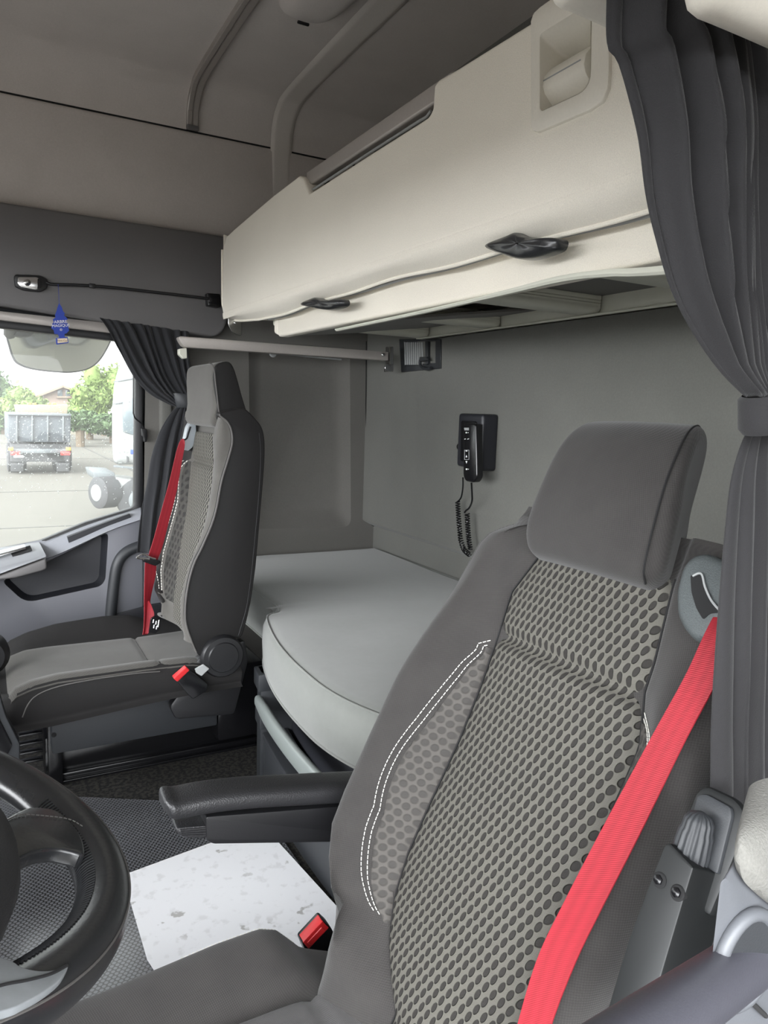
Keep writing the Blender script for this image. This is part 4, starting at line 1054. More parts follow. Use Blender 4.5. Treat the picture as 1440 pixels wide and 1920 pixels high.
# headrest
def headrest(F, s0, s1, sec, name, mat, parent, rr=.03, n=26, bow=.006, taper=.14):
    """sec: (t, off) outline; ends rounded"""
    pc2 = [tuple(p) for p in cat(sec, 6, True)]; cx = sum(p[0] for p in pc2) / len(pc2); cy = sum(p[1] for p in pc2) / len(pc2)
    rows, uv = [], []
    sm, hw = (s0 + s1) / 2, (s1 - s0) / 2
    vals = []
    for a in np.linspace(0, math.pi / 2, 9): vals.append((s0 + rr * (1 - math.sin(a)) if False else s0 + rr * (1 - math.cos(a)) if False else None, a))
    st = [(s0 + rr * (1 - math.sin(a)), rr * (1 - math.cos(a))) for a in np.linspace(math.pi / 2, 0, 9)]
    st = [(s, i) for s, i in st] + [(s, 0) for s in np.linspace(s0 + rr, s1 - rr, n)[1:-1]] + [(s1 - rr * (1 - math.sin(a)), rr * (1 - math.cos(a))) for a in np.linspace(0, math.pi / 2, 9)]
    for s, ins in st:
        r, u_ = [], []; q = (s - sm) / hw
        for (t, o) in pc2:
            d = math.hypot(t - cx, o - cy); k = max(0, 1 - ins / max(d, 1e-4))
            oo = cy + (o - cy) * k - bow * q * q
            ss = s + ((s1 - s) / (s1 - s0)) * (max(0, .05 - oo) * .52 + max(0, t + .2) * taper)
            r.append(F.P(ss, cx + (t - cx) * k, oo)); u_.append((s, t + o))
        rows.append(r); uv.append(u_)
    return finish_uv(name, closed_uv(rows, uv), mat, parent, 60)
sec = [(-.212, .012), (-.203, .040), (-.17, .056), (-.11, .060), (-.06, .054), (-.025, .036), (-.006, .006), (-.006, -.022), (-.03, -.034), (-.10, -.036), (-.18, -.036), (-.208, -.02)]
hr = headrest(FD, .515, .752, sec, 'headrest', 'seat', ds, rr=.024)
sec = [(-.24, -.038), (-.24, -.07), (-.2, -.085), (-.1, -.085), (-.045, -.078), (-.028, -.06), (-.03, -.034), (-.12, -.032)]
hs_ = headrest(FD, .530, .737, sec, 'headrest_shell', 'dark', ds, rr=.018)
p = FD.P(.584, -.165, -.058); b = lathe([(0, .016), (.003, .016), (.004, .012)], p + V((0, .001, 0)), (0, -1, 0), 20); finish('side_button', b, 'gloss', hs_)
b = bmesh.new()
tube([FD.P(.534 + max(0, .05 - o) * .47 + max(0, t + .2) * .128, t, o) for t, o in ((-.208, .030), (-.19, .0525), (-.11, .0565), (-.06, .051), (-.03, .035), (-.009, .008), (-.006, -.018))], .0013, b, 6, 5)
finish('headrest_seam', b, 'gap', ds)
# belt guide on the near shoulder
def shell(F, px, off0, off1, name, mat, parent, bev=.004):
    pts = [pln(u, v, F.O + F.N * off1, F.N) for u, v in px]
    return finish(name, prism(roundpoly(pts, .008), F.N * (off0 - off1), bev, 3), mat, parent)
bgd = shell(FD, [(1292, 1040), (1320, 1032), (1362, 1050), (1420, 1090), (1420, 1160), (1370, 1190), (1300, 1202), (1278, 1180), (1264, 1150), (1263, 1105), (1275, 1060)], .0, .052, 'belt_guide', 'speckled', ds, .012)
b = prism(roundpoly([pln(u, v, FD.O + FD.N * .0530, FD.N) for u, v in [(1294, 1078), (1316, 1076), (1322, 1100), (1335, 1130), (1352, 1148), (1330, 1150), (1318, 1162), (1305, 1140), (1296, 1110)]], .003), FD.N * -.004, .001, 1); finish('guide_slot', b, 'gap', bgd)
b = tube([pln(u, v, FD.O + FD.N * .0545, FD.N) for u, v in [(1299, 1080), (1310, 1075), (1317, 1079), (1322, 1100), (1334, 1126), (1352, 1147)]], .0012, None, 6, 4); finish('guide_lip', b, 'greyprint', bgd)
# cushion
def dcush(x):
    cz = float(np.interp(x, [-.12, -.08, 0, .11, .17, .245, .305, .33, .367, .418, .49, .56], [-.80, -.745, -.722, -.716, -.709, -.701, -.699, -.709, -.748, -.772, -.782, -.785])) - .002
    iz = float(np.interp(x, [-.12, -.08, 0, .1, .3, .4, .56], [-.82, -.765, -.742, -.738, -.738, -.742, -.75]))
    fb = sstep(x, -.14, -.06)
    yf, yn = .893, .388
    return [(yn + .03, -.87), (yn + .003, -.85), (yn, cz - .05), (yn + .010, cz - .012), (yn + .035, cz), (yn + .075, (cz * .5 + iz * .5)), (yn + .105, iz - .002), (.53, iz + .004), (.64, iz + .006), (.73, iz + .003), (yf - .115, iz - .004), (yf - .085, (cz + iz) / 2), (yf - .035, cz), (yf - .010, cz - .012), (yf, cz - .05), (yf - .003, -.85), (yf - .03, -.87)]
rows, uv = [], []
def cushion(prof, xs, x0):
    rows, uv = [], []
    for x in xs:
        pr = cat(prof(x), 5, True); rows.append([V((x, p[0], CAM.z + p[1])) for p in pr]); uv.append(arc(pr, x))
    m = rows[0]; c = sum(m, V((0, 0, 0))) / len(m)
    for k, (sc, dx) in enumerate(((.97, -.012), (.9, -.022), (.7, -.03))):
        rows.insert(0, [c + (p - c) * sc + V((dx, 0, 0)) for p in m]); uv.insert(0, uv[-1])
    return closed_uv(rows, uv)
finish_uv('seat_cushion', cushion(dcush, np.linspace(-.12, .56, 60), 0), 'seat', ds, 60)
def top_z(prof, x, y):
    pr = cat(prof(x), 6, True); best = -9
    for i in range(len(pr)):
        a, c = pr[i], pr[(i + 1) % len(pr)]
        if (a[0] - y) * (c[0] - y) <= 0 and abs(a[0] - c[0]) > 1e-9: best = max(best, a[1] + (c[1] - a[1]) * (y - a[0]) / (c[0] - a[0]))
    return best + CAM.z
def ctop(prof, xs, ya, yb, n, add, name, mat, parent, groove=None):
    rows, uv = [], []
    for x in xs:
        r, u_ = [], []; a, c = ya(x), yb(x)
        for k in range(n + 1):
            y = a + (c - a) * k / n; z = top_z(prof, x, y) + add - (add + .001 if k in (0, n) else 0)
            if groove: z -= groove(x)
            r.append(V((x, y, z))); u_.append((y, x))
        rows.append(r); uv.append(u_)
    return finish_uv(name, solid_sheet(rows, .0008, uv=uv), mat, parent, 80)
ctop(dcush, np.linspace(-.10, .50, 60), lambda x: .496, lambda x: .775, 24, .006, 'cushion_insert', 'seatin', ds, groove=lambda x: .005 * math.exp(-((x - .335) / .006) ** 2))
b = bmesh.new()
dashes([V((x, .878 - .0, top_z(dcush, x, .878) + .001)) for x in np.linspace(.20, .36, 40)], bm=b, ln=.003, gap=.002); finish('cushion_stitching', b, 'thread', ds)
b = bmesh.new(); box(b, (.25, .635, .015), (.5, .36, .03), bev=.004); b2 = b
finish('seat_base', b, 'dark', ds)
# inboard armrest
ar = thing_arm = None
YN, YFAR = .915, .972
padn = py_([(309, 1516), (316, 1506), (345, 1500), (420, 1487), (500, 1476), (640, 1466), (700, 1463), (700, 1508), (640, 1514), (500, 1523), (400, 1535), (350, 1548), (334, 1551), (322, 1540)], YN)
rows = []; pcn = cat(padn, 3, True); c = sum((V(p) for p in pcn), V((0, 0, 0))) / len(pcn)
zz = [V(p) for p in pcn]
# pad built as a long rounded bar: stations along x
st_ = [(309, 1522, 4), (314, 1520, 14), (325, 1524, 21), (345, 1524, 22), (400, 1513, 22), (480, 1504, 22), (560, 1499, 22), (640, 1494, 22), (720, 1490, 22), (800, 1486, 22)]
rows = []
for (u, v, h) in st_:
    ctr = ay(u, v, YN); e = ay(u, v - h, YN).z - ctr.z
    k = min(1, h / 20); hw = .030 * k
    rows.append([ctr + V((0, .030 + hw * (abs(math.cos(a)) ** .6) * (1 if math.cos(a) > 0 else -1), .9 * e * (abs(math.sin(a)) ** .7) * (1 if math.sin(a) > 0 else -1))) for a in [2 * math.pi * j / 28 for j in range(28)]])
rows = [[V(p) for p in zip_] for zip_ in zip(*[cat([r[j] for r in rows], 4) for j in range(28)])]
am_ = thing('tmp', '', '', (0, 0, 0)) if False else None
armrest = finish('armrest', grid(rows, closed=True, caps=True), 'pad', ds, 60)
b = prism(roundpoly(py_([(386, 1532), (640, 1512), (760, 1506), (760, 1575), (640, 1579), (400, 1583), (388, 1577)], YN + .008), .004), (0, .04, 0), .003, 2); finish('armrest_body', b, 'dark', armrest)
b = bmesh.new(); prism(roundpoly(py_([(330, 1553), (388, 1548), (388, 1572), (345, 1571), (332, 1564)], YN + .012), .004), (0, .034, 0), .004, 2, b)
for k in range(4): tube(py_([(338 + k, 1556 + k * 3.6), (387, 1552 + k * 4.6)], YN + .0115), .0011, b, 6)
finish('armrest_dial', b, 'pad', armrest)
# buckle with red release
YB = .935
bk = finish('buckle', prism(roundpoly(py_([(566, 1768), (606, 1725), (620, 1738), (648, 1790), (640, 1860), (600, 1860), (575, 1790)], YB), .004), (0, .022, 0), .003, 2), 'gloss', ds)
b = prism(roundpoly(py_([(568, 1767), (605, 1727), (617, 1740), (579, 1780)], YB - .001), .002), (0, .018, 0), .002, 2); rb = finish('release_button', b, 'red', bk)
b = prism(roundpoly(py_([(576, 1768), (604, 1738), (611, 1745), (583, 1773)], YB - .0022), .002), (0, .002, 0), .0008, 1); finish('button_dish', b, 'red', rb)
b = prism(roundpoly(py_([(649, 1742), (666, 1722), (680, 1740), (664, 1768), (655, 1780)], YB + .01), .002), (0, .008, 0), .0015, 1); finish('buckle_stalk', b, 'speckled', ds)
b = bmesh.new(); tube(py_([(678, 1740), (665, 1775), (650, 1800)], YB + .02), .006, b, 8, 3); tube(py_([(700, 1752), (670, 1778)], YB + .01), .004, b, 8); box(b, ay(690, 1770, YB + .05), (.06, .04, .05), bev=.005); finish('recliner_hinge', b, 'gloss', ds)
# folded lever bracket with ribbed knob on the door side
OF = .10
def fp(px, off): return [pln(u, v, FD.O + FD.N * off, FD.N) for u, v in px]
front = roundpoly(fp([(1246, 1584), (1256, 1580), (1296, 1622), (1300, 1627), (1277, 1702), (1240, 1827), (1190, 2000), (1112, 2000), (1147, 1865), (1177, 1765), (1225, 1637)], OF), [.004, .0, .0, .004, 0, 0, 0, 0, 0, 0, 0])
br = finish('folded_lever', prism(front, FD.N * -.055, .003, 2), 'lever', ds)
bp = roundpoly(fp([(1304, 1484), (1322, 1471), (1378, 1497), (1396, 1522), (1396, 1560), (1330, 1720), (1240, 1650)], OF - .030), [.004, .006, .01, .012, .01, 0, 0])
finish('back_plate', prism(bp, FD.N * -.012, .004, 2), 'lever', br)
bp = roundpoly(fp([(1306, 1490), (1322, 1487), (1370, 1513), (1372, 1530), (1345, 1640), (1280, 1600)], OF - .026), [.003, .004, .006, .008, 0, 0]); finish('inner_plate', prism(bp, FD.N * -.006, .002, 2), 'speckled' if False else 'unit', br)
k0, k1 = fp([(1292, 1612)], OF - .02)[0], fp([(1316, 1522)], OF - .012)[0]; L = (k1 - k0).length
finish('ribbed_knob', lathe([(-.004, .008), (0, .0135), (.006, .0140), (L * .55, .0130), (L * .62, .0118), (L * .8, .0112), (L * .93, .008), (L, .002)], k0, k1 - k0, 90, None, 15, .05), 'unit', br)
for (u, v) in ((1236, 1650), (1270, 1674)):
    q = fp([(u, v)], OF + .0005)[0]
    o = finish('bolt_recess', lathe([(-.004, .0062), (0, .0062), (.001, .0052)], q, FD.N, 24), 'gap', br)
    finish('bolt', lathe([(0, .0040), (.002, .0038), (.0028, .0022)], q + FD.N * .0005, FD.N, 6), 'gloss', o)

# driver seat belt
def ribbon(left, right, name, mat, parent=None, thick=.0014, n=8):
    L = [V(p) for p in cat(left, n)]; R = [V(p) for p in cat(right, n)]; rows, uv = [], []; d = 0
    for i in range(len(L)):
        if i: d += ((L[i] + R[i]) / 2 - (L[i - 1] + R[i - 1]) / 2).length
        m = (L[i] + R[i]) / 2
        rows.append([L[i].lerp(R[i], q) for q in (0, .03, .2, .4, .6, .8, .97, 1)]); uv.append([(q, d) for q in (0, .03, .2, .4, .6, .8, .97, 1)])
    return finish_uv(name, solid_sheet(rows, thick, uv=uv), mat, parent, 80)
bt = thing('driver_seat_belt', 'red webbing belt running down over the driver seat edge', 'seat belt', tuple(FD.P(.45, -.65, .05)))
lf = [(1345, 1146), (1322, 1190), (1285, 1270), (1220, 1388), (1130, 1555), (1060, 1690), (1010, 1795), (972, 1920), (945, 2030)]
rt = [(1385, 1142), (1372, 1200), (1345, 1278), (1288, 1385), (1200, 1565), (1125, 1712), (1080, 1805), (1035, 1922), (1010, 2030)]
offs = [.047, .058, .064, .068, .072, .072, .068, .064, .05]
def bp_(pts): return [pln(u, v, FD.O + FD.N * o, FD.N) for (u, v), o in zip(pts, offs)]
ribbon(bp_(lf), bp_(rt), 'webbing', 'web', bt)

# ---- passenger seat
FP = Frame(.470, .20)
YS = 1.63
ps = thing('passenger_chair', 'charcoal passenger seat with high built-in headrest by the far door', 'seat', (.3, 1.87, 0))
def track(pts, y):
    a = sorted([(lambda r: (r[1], r[2]))(FP.of(ay(u, v, y))) for u, v in pts]); T = [q[0] for q in a]; O_ = [q[1] for q in a]
    return lambda t: float(np.interp(t, T, O_))
offp = track([(411, 776), (430, 797), (434, 815), (434, 835), (427, 860), (415, 900), (402, 967), (380, 1022), (362, 1060), (350, 1110), (347, 1160), (357, 1197), (372, 1226)], YS)
offr = track([(458, 770), (480, 785), (492, 805), (497, 840), (494, 900), (487, 980), (480, 1060), (470, 1130), (455, 1190), (440, 1210)], YS)
offc = track([(408, 790), (404, 830), (402, 890), (390, 965), (370, 1017), (350, 1067), (337, 1122), (337, 1165), (347, 1200), (358, 1222)], YS + .03)
pA = FP.curve([(366, 775), (350, 785), (339, 810), (330, 860), (318, 920), (305, 980), (292, 1050), (284, 1100), (285, 1140), (302, 1170), (335, 1195)], -.012)
pC3 = FP.curve([(407, 825), (410, 860), (406, 910), (398, 960), (388, 1010), (374, 1060), (360, 1120), (355, 1190)], -.045)
pC2 = FP.curve([(369, 822), (364, 860), (361, 895), (355, 960), (347, 1010), (340, 1072), (334, 1120), (331, 1170)], -.045)
pC1 = FP.curve([(356, 894), (345, 902), (336, 930), (325, 972), (307, 1035), (301, 1072), (302, 1110), (312, 1135), (327, 1160)], -.02)
def pprof(t):
    op, orr, oc_ = offp(t), offr(t), offc(t)
    top = sstep(t, -.06, -.02)
    a = max(pA(t), pC2(t) + .05); c3, c2 = max(pC3(t), YS + .045), pC2(t); c1 = min(max(pC1(t), c2 + .03), a - .025)
    orr = min(orr, -.06); hb = 1 - .6 * top
    return [(YS + .03, orr), (YS + .004, orr + .012), (YS, (op + orr) / 2), (YS, op - .012), (YS + .004, op), (YS + .022, min(oc_, .02)), (c3 - .012, -.030), (c3 + .002, -.042), (c3 + .02, -.045), ((c2 + c3) / 2, -.045), (c2 - .02, -.045), (c2 + .004, -.040), (c1, -.02 * hb - .01), ((a + c1) / 2, -.004 * hb - .01), (a - .004, -.025), (a, -.06), (a - .004, orr + .012), (a - .03, orr)]
ts = list(np.linspace(-.545, -.05, 46)) + [-.035, -.022, -.014]
rows, uv = loft_st(FP, pprof, ts, 5)
finish_uv('backrest', closed_uv(rows, uv), 'seatlight', ps, 60)
# dark side panel facing the aisle
sp = py_([(411, 776), (425, 790), (433, 806), (435, 830), (427, 862), (415, 902), (402, 967), (380, 1022), (362, 1060), (350, 1110), (347, 1160), (357, 1197), (372, 1228), (388, 1226), (402, 1206), (420, 1196), (440, 1196), (455, 1190), (470, 1130), (480, 1060), (487, 980), (494, 900), (497, 840), (493, 806), (480, 786), (458, 766), (436, 768)], YS - .006)
spc = [V(p) for p in cat(sp, 4, True)]
finish('side_panel', prism(spc, (0, .03, 0), .006, 3), 'seatside', ps, 50)
b = bmesh.new(); tube([p + V((0, -.002, 0)) for p in spc[:len(spc) * 12 // 27]], .0022, b, 6)
finish('side_piping', b, 'piping', ps)
b = bmesh.new(); tube(py_([(486, 812), (489, 850), (486, 920), (479, 1000), (471, 1080), (462, 1140), (447, 1192)], YS - .0062), .0009, b, 6, 4); finish('side_seam', b, 'dark', ps)
tsc = np.linspace(-.53, -.062, 90)
def q3(t): return max(pC3(t), YS + .045)
def q1(t): return min(max(pC1(t), pC2(t) + .03), max(pA(t), pC2(t) + .05) - .025)
patch(FP, pprof, lambda t: q3(t) - .002, lambda t: pC2(t) + .003, tsc, 20, .004, 'centre_panel', 'ovalfar', ps, puff=.008, groove=lambda t: .009 * math.exp(-((t + .135) / .008) ** 2))
patch(FP, pprof, lambda t: pC2(t) + .006, lambda t: pC2(t) + .008 + (q1(t) - pC2(t)) * (math.sqrt(max(0, 1 - max(0, (t + .19) / .05) ** 2))), np.linspace(-.50, -.142, 50), 8, .002, 'side_insert', 'ovaldark', ps)
for g in (.005, .014):
    p = [(pC2(t) + .008 + (q1(t) - pC2(t)) * (math.sqrt(max(0, 1 - max(0, (t + .19) / .05) ** 2))) + g, t) for t in np.linspace(-.49, -.142, 60)]
    finish('stitching', dashes(surf_path(FP, pprof, p, .001), .006, .003, .0011), 'thread', ps)
# far bolster is dark leatherette
patch(FP, pprof, lambda t: (pC2(t) + .012 + (q1(t) - pC2(t)) * (math.sqrt(max(0, 1 - max(0, (t + .19) / .05) ** 2))) + .004) if t < -.142 else pC2(t) + .006, lambda t: max(pA(t), pC2(t) + .05) - .001, np.linspace(-.54, -.03, 60), 8, .0012, 'side_bolster', 'seatside', ps)
# headrest block
hsn = py_([(403, 800), (402, 760), (400.5, 720), (401, 695), (405, 683), (416, 678), (430, 678), (438, 688), (446, 712), (454, 742), (464, 775), (468, 800)], 1.70)
def block(sec, y1, rr, name, mat, parent, ytop=None):
    sec = [V(p) for p in cat(sec, 4, True)]; c = sum(sec, V((0, 0, 0))) / len(sec); rows = []; y0 = sec[0].y
    st = [(y0 + rr * (1 - math.sin(a)), rr * (1 - math.cos(a))) for a in np.linspace(math.pi / 2, 0, 7)]
    st = [(y, i) for y, i in st] + [(y, 0) for y in np.linspace(y0 + rr, y1 - rr, 8)[1:-1]] + [(y1 - rr * (1 - math.sin(a)), rr * (1 - math.cos(a))) for a in np.linspace(0, math.pi / 2, 7)]
    uv = []
    for y, ins in st:
        r = []
        for p in sec:
            d = p - c; k = max(0, 1 - ins / max(d.length, 1e-4)); r.append(V((c.x + d.x * k, y, c.z + d.z * k)))
        rows.append(r); uv.append([(y, p.z) for p in sec])
    return finish_uv(name, closed_uv(rows, uv), mat, parent, 60)
ph = block(hsn, 1.975, .022, 'headrest', 'seatlight', ps)
hsn2 = py_([(410, 790), (408, 760), (403, 720), (403, 697), (407, 685), (417, 679), (430, 679), (438, 689), (446, 713), (454, 743), (464, 776), (468, 800)], 1.697)
finish('headrest_side', prism([V(p) for p in cat(hsn2, 4, True)], (0, .03, 0), .008, 3), 'seatside', ph)
b = tube(py_([(411, 776), (408, 750), (404, 715), (402, 697), (398, 684), (392, 680)], 1.694), .0016, None, 6, 4); finish('headrest_piping', b, 'piping', ph)
bgd = finish('belt_guide', prism(roundpoly(py_([(344, 838), (352, 800), (366, 780), (368, 810), (362, 838), (352, 846), (346, 842)], 1.945), .008), (0, .03, 0), .006, 3), 'guide', ps)
b = tube(py_([(357, 800), (353, 812), (350, 822), (342, 826)], 1.943), .0022, None, 6, 3); finish('guide_slot', b, 'gap', bgd)
# cushion
def pcush(x):
    cz = float(np.interp(x, [.02, .04, .07, .12, .3, .40, .47, .56], [-.625, -.603, -.592, -.585, -.583, -.585, -.60, -.61]))
    fz = float(np.interp(x, [.02, .04, .08, .15, .27, .34, .40, .47, .56], [-.64, -.622, -.605, -.590, -.582, -.586, -.605, -.615, -.62]))
    iz = float(np.interp(x, [.02, .04, .07, .12, .35, .5, .56], [-.65, -.632, -.622, -.620, -.622, -.616, -.62]))
    bz = float(np.interp(x, [.02, .1, .3, .4, .56], [-.672, -.672, -.656, -.65, -.65]))
    yn, yf = 1.63, 2.11
    return [(yn + .03, bz - .012), (yn + .006, bz), (yn - .003, (bz + cz) / 2), (yn + .004, cz - .012), (yn + .022, cz), (yn + .06, cz - .008), (yn + .12, iz), (1.87, iz - .002), (yf - .13, iz), (yf - .09, (iz + fz) / 2), (yf - .045, fz), (yf - .012, fz - .006), (yf, fz - .04), (yf - .004, bz), (yf - .03, bz - .012)]
finish_uv('seat_cushion', cushion(pcush, np.linspace(.03, .52, 44), 0), 'seatdark', ps, 60)
ctop(pcush, np.linspace(.022, .46, 50), lambda x: 1.636, lambda x: 1.985, 26, .003, 'cushion_insert', 'seatlight', ps, groove=lambda x: .004 * math.exp(-((x - .335) / .006) ** 2))
b = bmesh.new(); tube([V((x, 1.636, top_z(pcush, x, 1.637) + .0005)) for x in np.linspace(.03, .46, 40)], .0014, b, 6); finish('edge_piping', b, 'seatlight', ps)
b = bmesh.new(); tube(py_([(42, 1345), (52, 1322), (70, 1303), (110, 1287), (180, 1273), (260, 1262), (300, 1259)], YS - .0035), .0013, b, 6, 4); finish('side_piping', b, 'piping', ps)
# base
b = bmesh.new(); box(b, (.30, 1.93, .17), (.38, .40, .13), bev=.005); bs2 = finish('seat_box', b, 'unit', ps)
b = lathe([(0, .0055), (.001, .0055)], ay(101, 1378, 1.729), (0, -1, 0), 16); finish('screw_hole', b, 'gap', bs2)
b = bmesh.new(); box(b, (.36, 1.965, .055), (.52, .30, .11), bev=.003); finish('plinth', b, 'gloss', ps)
b = bmesh.new(); box(b, (.38, 1.812, .012), (.56, .022, .018), bev=.003); box(b, (.38, 1.80, .004), (.60, .02, .006), bev=.001); box(b, (.12, 1.80, .10), (.03, .04, .20), bev=.002)
finish('slide_rail', b, 'gloss', ps)
b = bmesh.new(); box(b, (.55, 1.90, .16), (.12, .34, .20), bev=.01); finish('rear_cover', b, 'gloss', ps)
b = bmesh.new()
for k in range(5): box(b, (.07, 1.80, .07 + .022 * k), (.05, .02, .005), bev=.001)
finish('spring_coils', b, 'gloss', ps)
for (u, v) in ((333, 1409), (380, 1398), (398, 1390)):
    pass
finish('hinge_cover', lathe([(0, .050), (.012, .050), (.018, .046), (.019, .036), (.022, .034), (.023, .001)], ay(415, 1228, YS - .004), (0, -1, 0), 40), 'dark', ps)
b = prism(roundpoly(py_([(372, 1235), (460, 1200), (466, 1240), (440, 1340), (330, 1350), (318, 1325), (330, 1310)], YS + .012), .01), (0, .03, 0), .005, 2); finish('hinge_bracket', b, 'dark', ps)
pb = finish('buckle', prism(roundpoly(py_([(328, 1272), (350, 1250), (358, 1258), (390, 1282), (388, 1296), (362, 1312), (350, 1300), (334, 1280)], YS - .03), .005), (0, .02, 0), .003, 2), 'gloss', ps)
finish('release_button', prism(roundpoly(py_([(325, 1272), (350, 1251), (356, 1257), (333, 1279)], YS - .032), .003), (0, .018, 0), .0015, 1), 'red', pb)
finish('buckle_label', prism(roundpoly(py_([(368, 1262), (366, 1255), (382, 1246), (393, 1254), (378, 1268)], YS - .028), .002), (0, .006, 0), .001, 1), 'greyprint', pb)

# passenger belt
pb2 = thing('passenger_seat_belt', 'red webbing belt with buckle tongue hanging beside the passenger seat', 'seat belt', tuple(ay(275, 1180, 2.05)))
YBt = 1.93
lf = [(344, 822), (338, 826), (331, 845), (318, 900), (303, 955), (288, 1010), (277, 1045)]
rt = [(347, 828), (346, 838), (340, 870), (331, 920), (317, 975), (304, 1025), (295, 1050)]
ribbon([ay(u, v, YBt + .002 * i) for i, (u, v) in enumerate(lf)], [ay(u, v, YBt + .004 * i) for i, (u, v) in enumerate(rt)], 'webbing', 'web', pb2)
lf = [(272, 1048), (271, 1080), (270, 1120), (270, 1150), (269, 1175), (267, 1190)]; rt = [(293, 1054), (291, 1080), (283, 1115), (279, 1145), (277, 1165), (276, 1190)]
ribbon([ay(u, v, YBt + .02) for u, v in lf], [ay(u, v, YBt + .035) for u, v in rt], 'webbing', 'web', pb2)
lf = [(277, 1128), (276, 1150), (274, 1170), (270, 1188)]; rt = [(280, 1126), (286, 1140), (289, 1156), (278, 1188)]
ribbon([ay(u, v, YBt + .028) for u, v in lf], [ay(u, v, YBt + .02) for u, v in rt], 'webbing_fold', 'web', pb2)
b = prism(roundpoly(py_([(279, 1186), (283, 1160), (290, 1155), (301, 1158), (300, 1180), (292, 1188)], YBt), .003), (0, .006, 0), .001, 1); tg = finish('care_label', b, 'gloss', pb2)
for i, (u, v) in enumerate(((287, 1165), (292, 1168), (297, 1166), (288, 1175), (293, 1177), (296, 1173))):
    finish('label_print', prism(py_([(u, v - 3), (u + 2, v - 4), (u + 1, v + 3), (u - 1, v + 3)], YBt - .001), (0, .0008, 0)), 'white', tg)
tong = finish('tongue_grip', prism(roundpoly(py_([(266, 1048), (274, 1046), (300, 1051), (302, 1055), (293, 1061), (290, 1061), (268, 1053)], YBt - .008), .002), (0, .012, 0), .002, 2), 'gloss', pb2)
b = tube(py_([(256, 1045), (262, 1041), (268, 1039), (276, 1042), (284, 1046), (292, 1048)], YBt - .006), .0028, None, 8, 3); tube(py_([(256, 1045), (262, 1047), (270, 1047), (280, 1049)], YBt - .009), .0028, b, 8, 3); finish('steel_tongue', b, 'steel', tong)

# ================================================================== steering wheel
TW = .41; WC = V((-.116, .64, CAM.z - .33)); WN = V((math.sin(TW), 0, math.cos(TW))); WU = V((math.cos(TW), 0, -math.sin(TW))); WY = V((0, 1, 0))
sw = thing('steering_wheel', 'worn black leather steering wheel at the lower left edge', 'steering wheel', tuple(WC))
def wp(q1, q2, off=0): return WC + WY * q1 + WU * q2 + WN * off
rows = []; NS = 120
for i in range(NS):
    a = 2 * math.pi * i / NS; r = []
    dg = math.degrees(a)
    fat = 1.25 + .45 * math.exp(-((dg - 66) / 18) ** 2) + .30 * math.exp(-((dg - 138) / 22) ** 2)
    rin = .0195 * fat; R = .2135
    for k in range(24):
        b_ = 2 * math.pi * k / 24; rr = rin if math.cos(b_) < 0 else .0185
        seam = .0010 * math.exp(-((b_ - .75) / .09) ** 2) - .0008 * math.exp(-((b_ - .58) / .07) ** 2)
        rad = R + math.cos(b_) * (rr + seam); r.append(wp(rad * math.cos(a), rad * math.sin(a), math.sin(b_) * (.0185 + seam)))
    rows.append(r)
rows.append(rows[0])
b = grid(rows, closed=True); bmesh.ops.remove_doubles(b, verts=b.verts, dist=1e-5)
finish('rim', b, 'leather', sw, 60)
b = bmesh.new()
for dg in np.arange(60, 150, 1.15):       # wrapped inner lacing
    a = math.radians(dg); fat = 1.25 + .45 * math.exp(-((dg - 66) / 18) ** 2) + .30 * math.exp(-((dg - 138) / 22) ** 2)
    pts = []
    for b_ in np.linspace(math.pi * .72, math.pi * 1.15, 6):
        rad = .2135 + math.cos(b_) * (.0195 * fat + .0004); aa = a + .012 * (b_ - math.pi); pts.append(wp(rad * math.cos(aa), rad * math.sin(aa), math.sin(b_) * .0189))
    tube(pts, .0011, b, 5)
finish('lacing', b, 'leather', sw)
pts = [wp((.2135 + math.cos(.75) * .0193) * math.cos(a), (.2135 + math.cos(.75) * .0193) * math.sin(a), math.sin(.75) * .0193) for a in np.linspace(math.radians(30), math.radians(175), 90)]
finish('rim_seam', tube(pts, .0010, None, 6), 'piping', sw)
def wpx(px, off=.0): return [pln(u, v, WC + WN * off, WN) for u, v in px]
sp1 = cat(wpx([(-160, 1600), (0, 1537), (30, 1522), (60, 1512), (110, 1520), (150, 1560), (160, 1600), (135, 1596), (110, 1591), (85, 1592), (62, 1598), (45, 1606), (-60, 1650)], .0195), 4, True)
spoke = finish('spoke', prism([V(p) for p in sp1], WN * -.014, .006, 3), 'leather', sw, 60)
b = dashes([V(p) for p in cat(wpx([(5, 1541), (30, 1530), (50, 1527), (90, 1530), (130, 1536), (160, 1552)], .0205), 5)], .003, .0012, .0005); finish('spoke_stitching', b, 'piping', spoke)
sp2 = cat(wpx([(-200, 1740), (0, 1793), (40, 1812), (70, 1819), (100, 1818), (128, 1808), (118, 1832), (90, 1855), (50, 1878), (0, 1897), (-200, 1940)], .0195), 4, True)
finish('spoke', prism([V(p) for p in sp2], WN * -.014, .006, 3), 'spokegrey', sw, 60)
finish('spoke_line', tube([V(p) for p in cat(wpx([(-100, 1880), (0, 1848), (50, 1838), (95, 1826), (126, 1810)], .0198), 5)], .0012, None, 6), 'gap', sw)
rows = []
for z_, sc in ((-.05, .55), (-.02, .9), (.01, .99), (.024, .985), (.032, .95), (.038, .85), (.041, .5), (.042, .02)):
    rows.append([wp(-.045 + .175 * sc * math.cos(a), .005 + .127 * sc * math.sin(a), z_) for a in [2 * math.pi * k / 48 for k in range(48)]])
finish('hub', grid(rows, closed=True), 'hub', sw, 60)
finish('column', lathe([(0, .05), (-.35, .06)], WC - WN * .04, WN, 24), 'hub', sw)

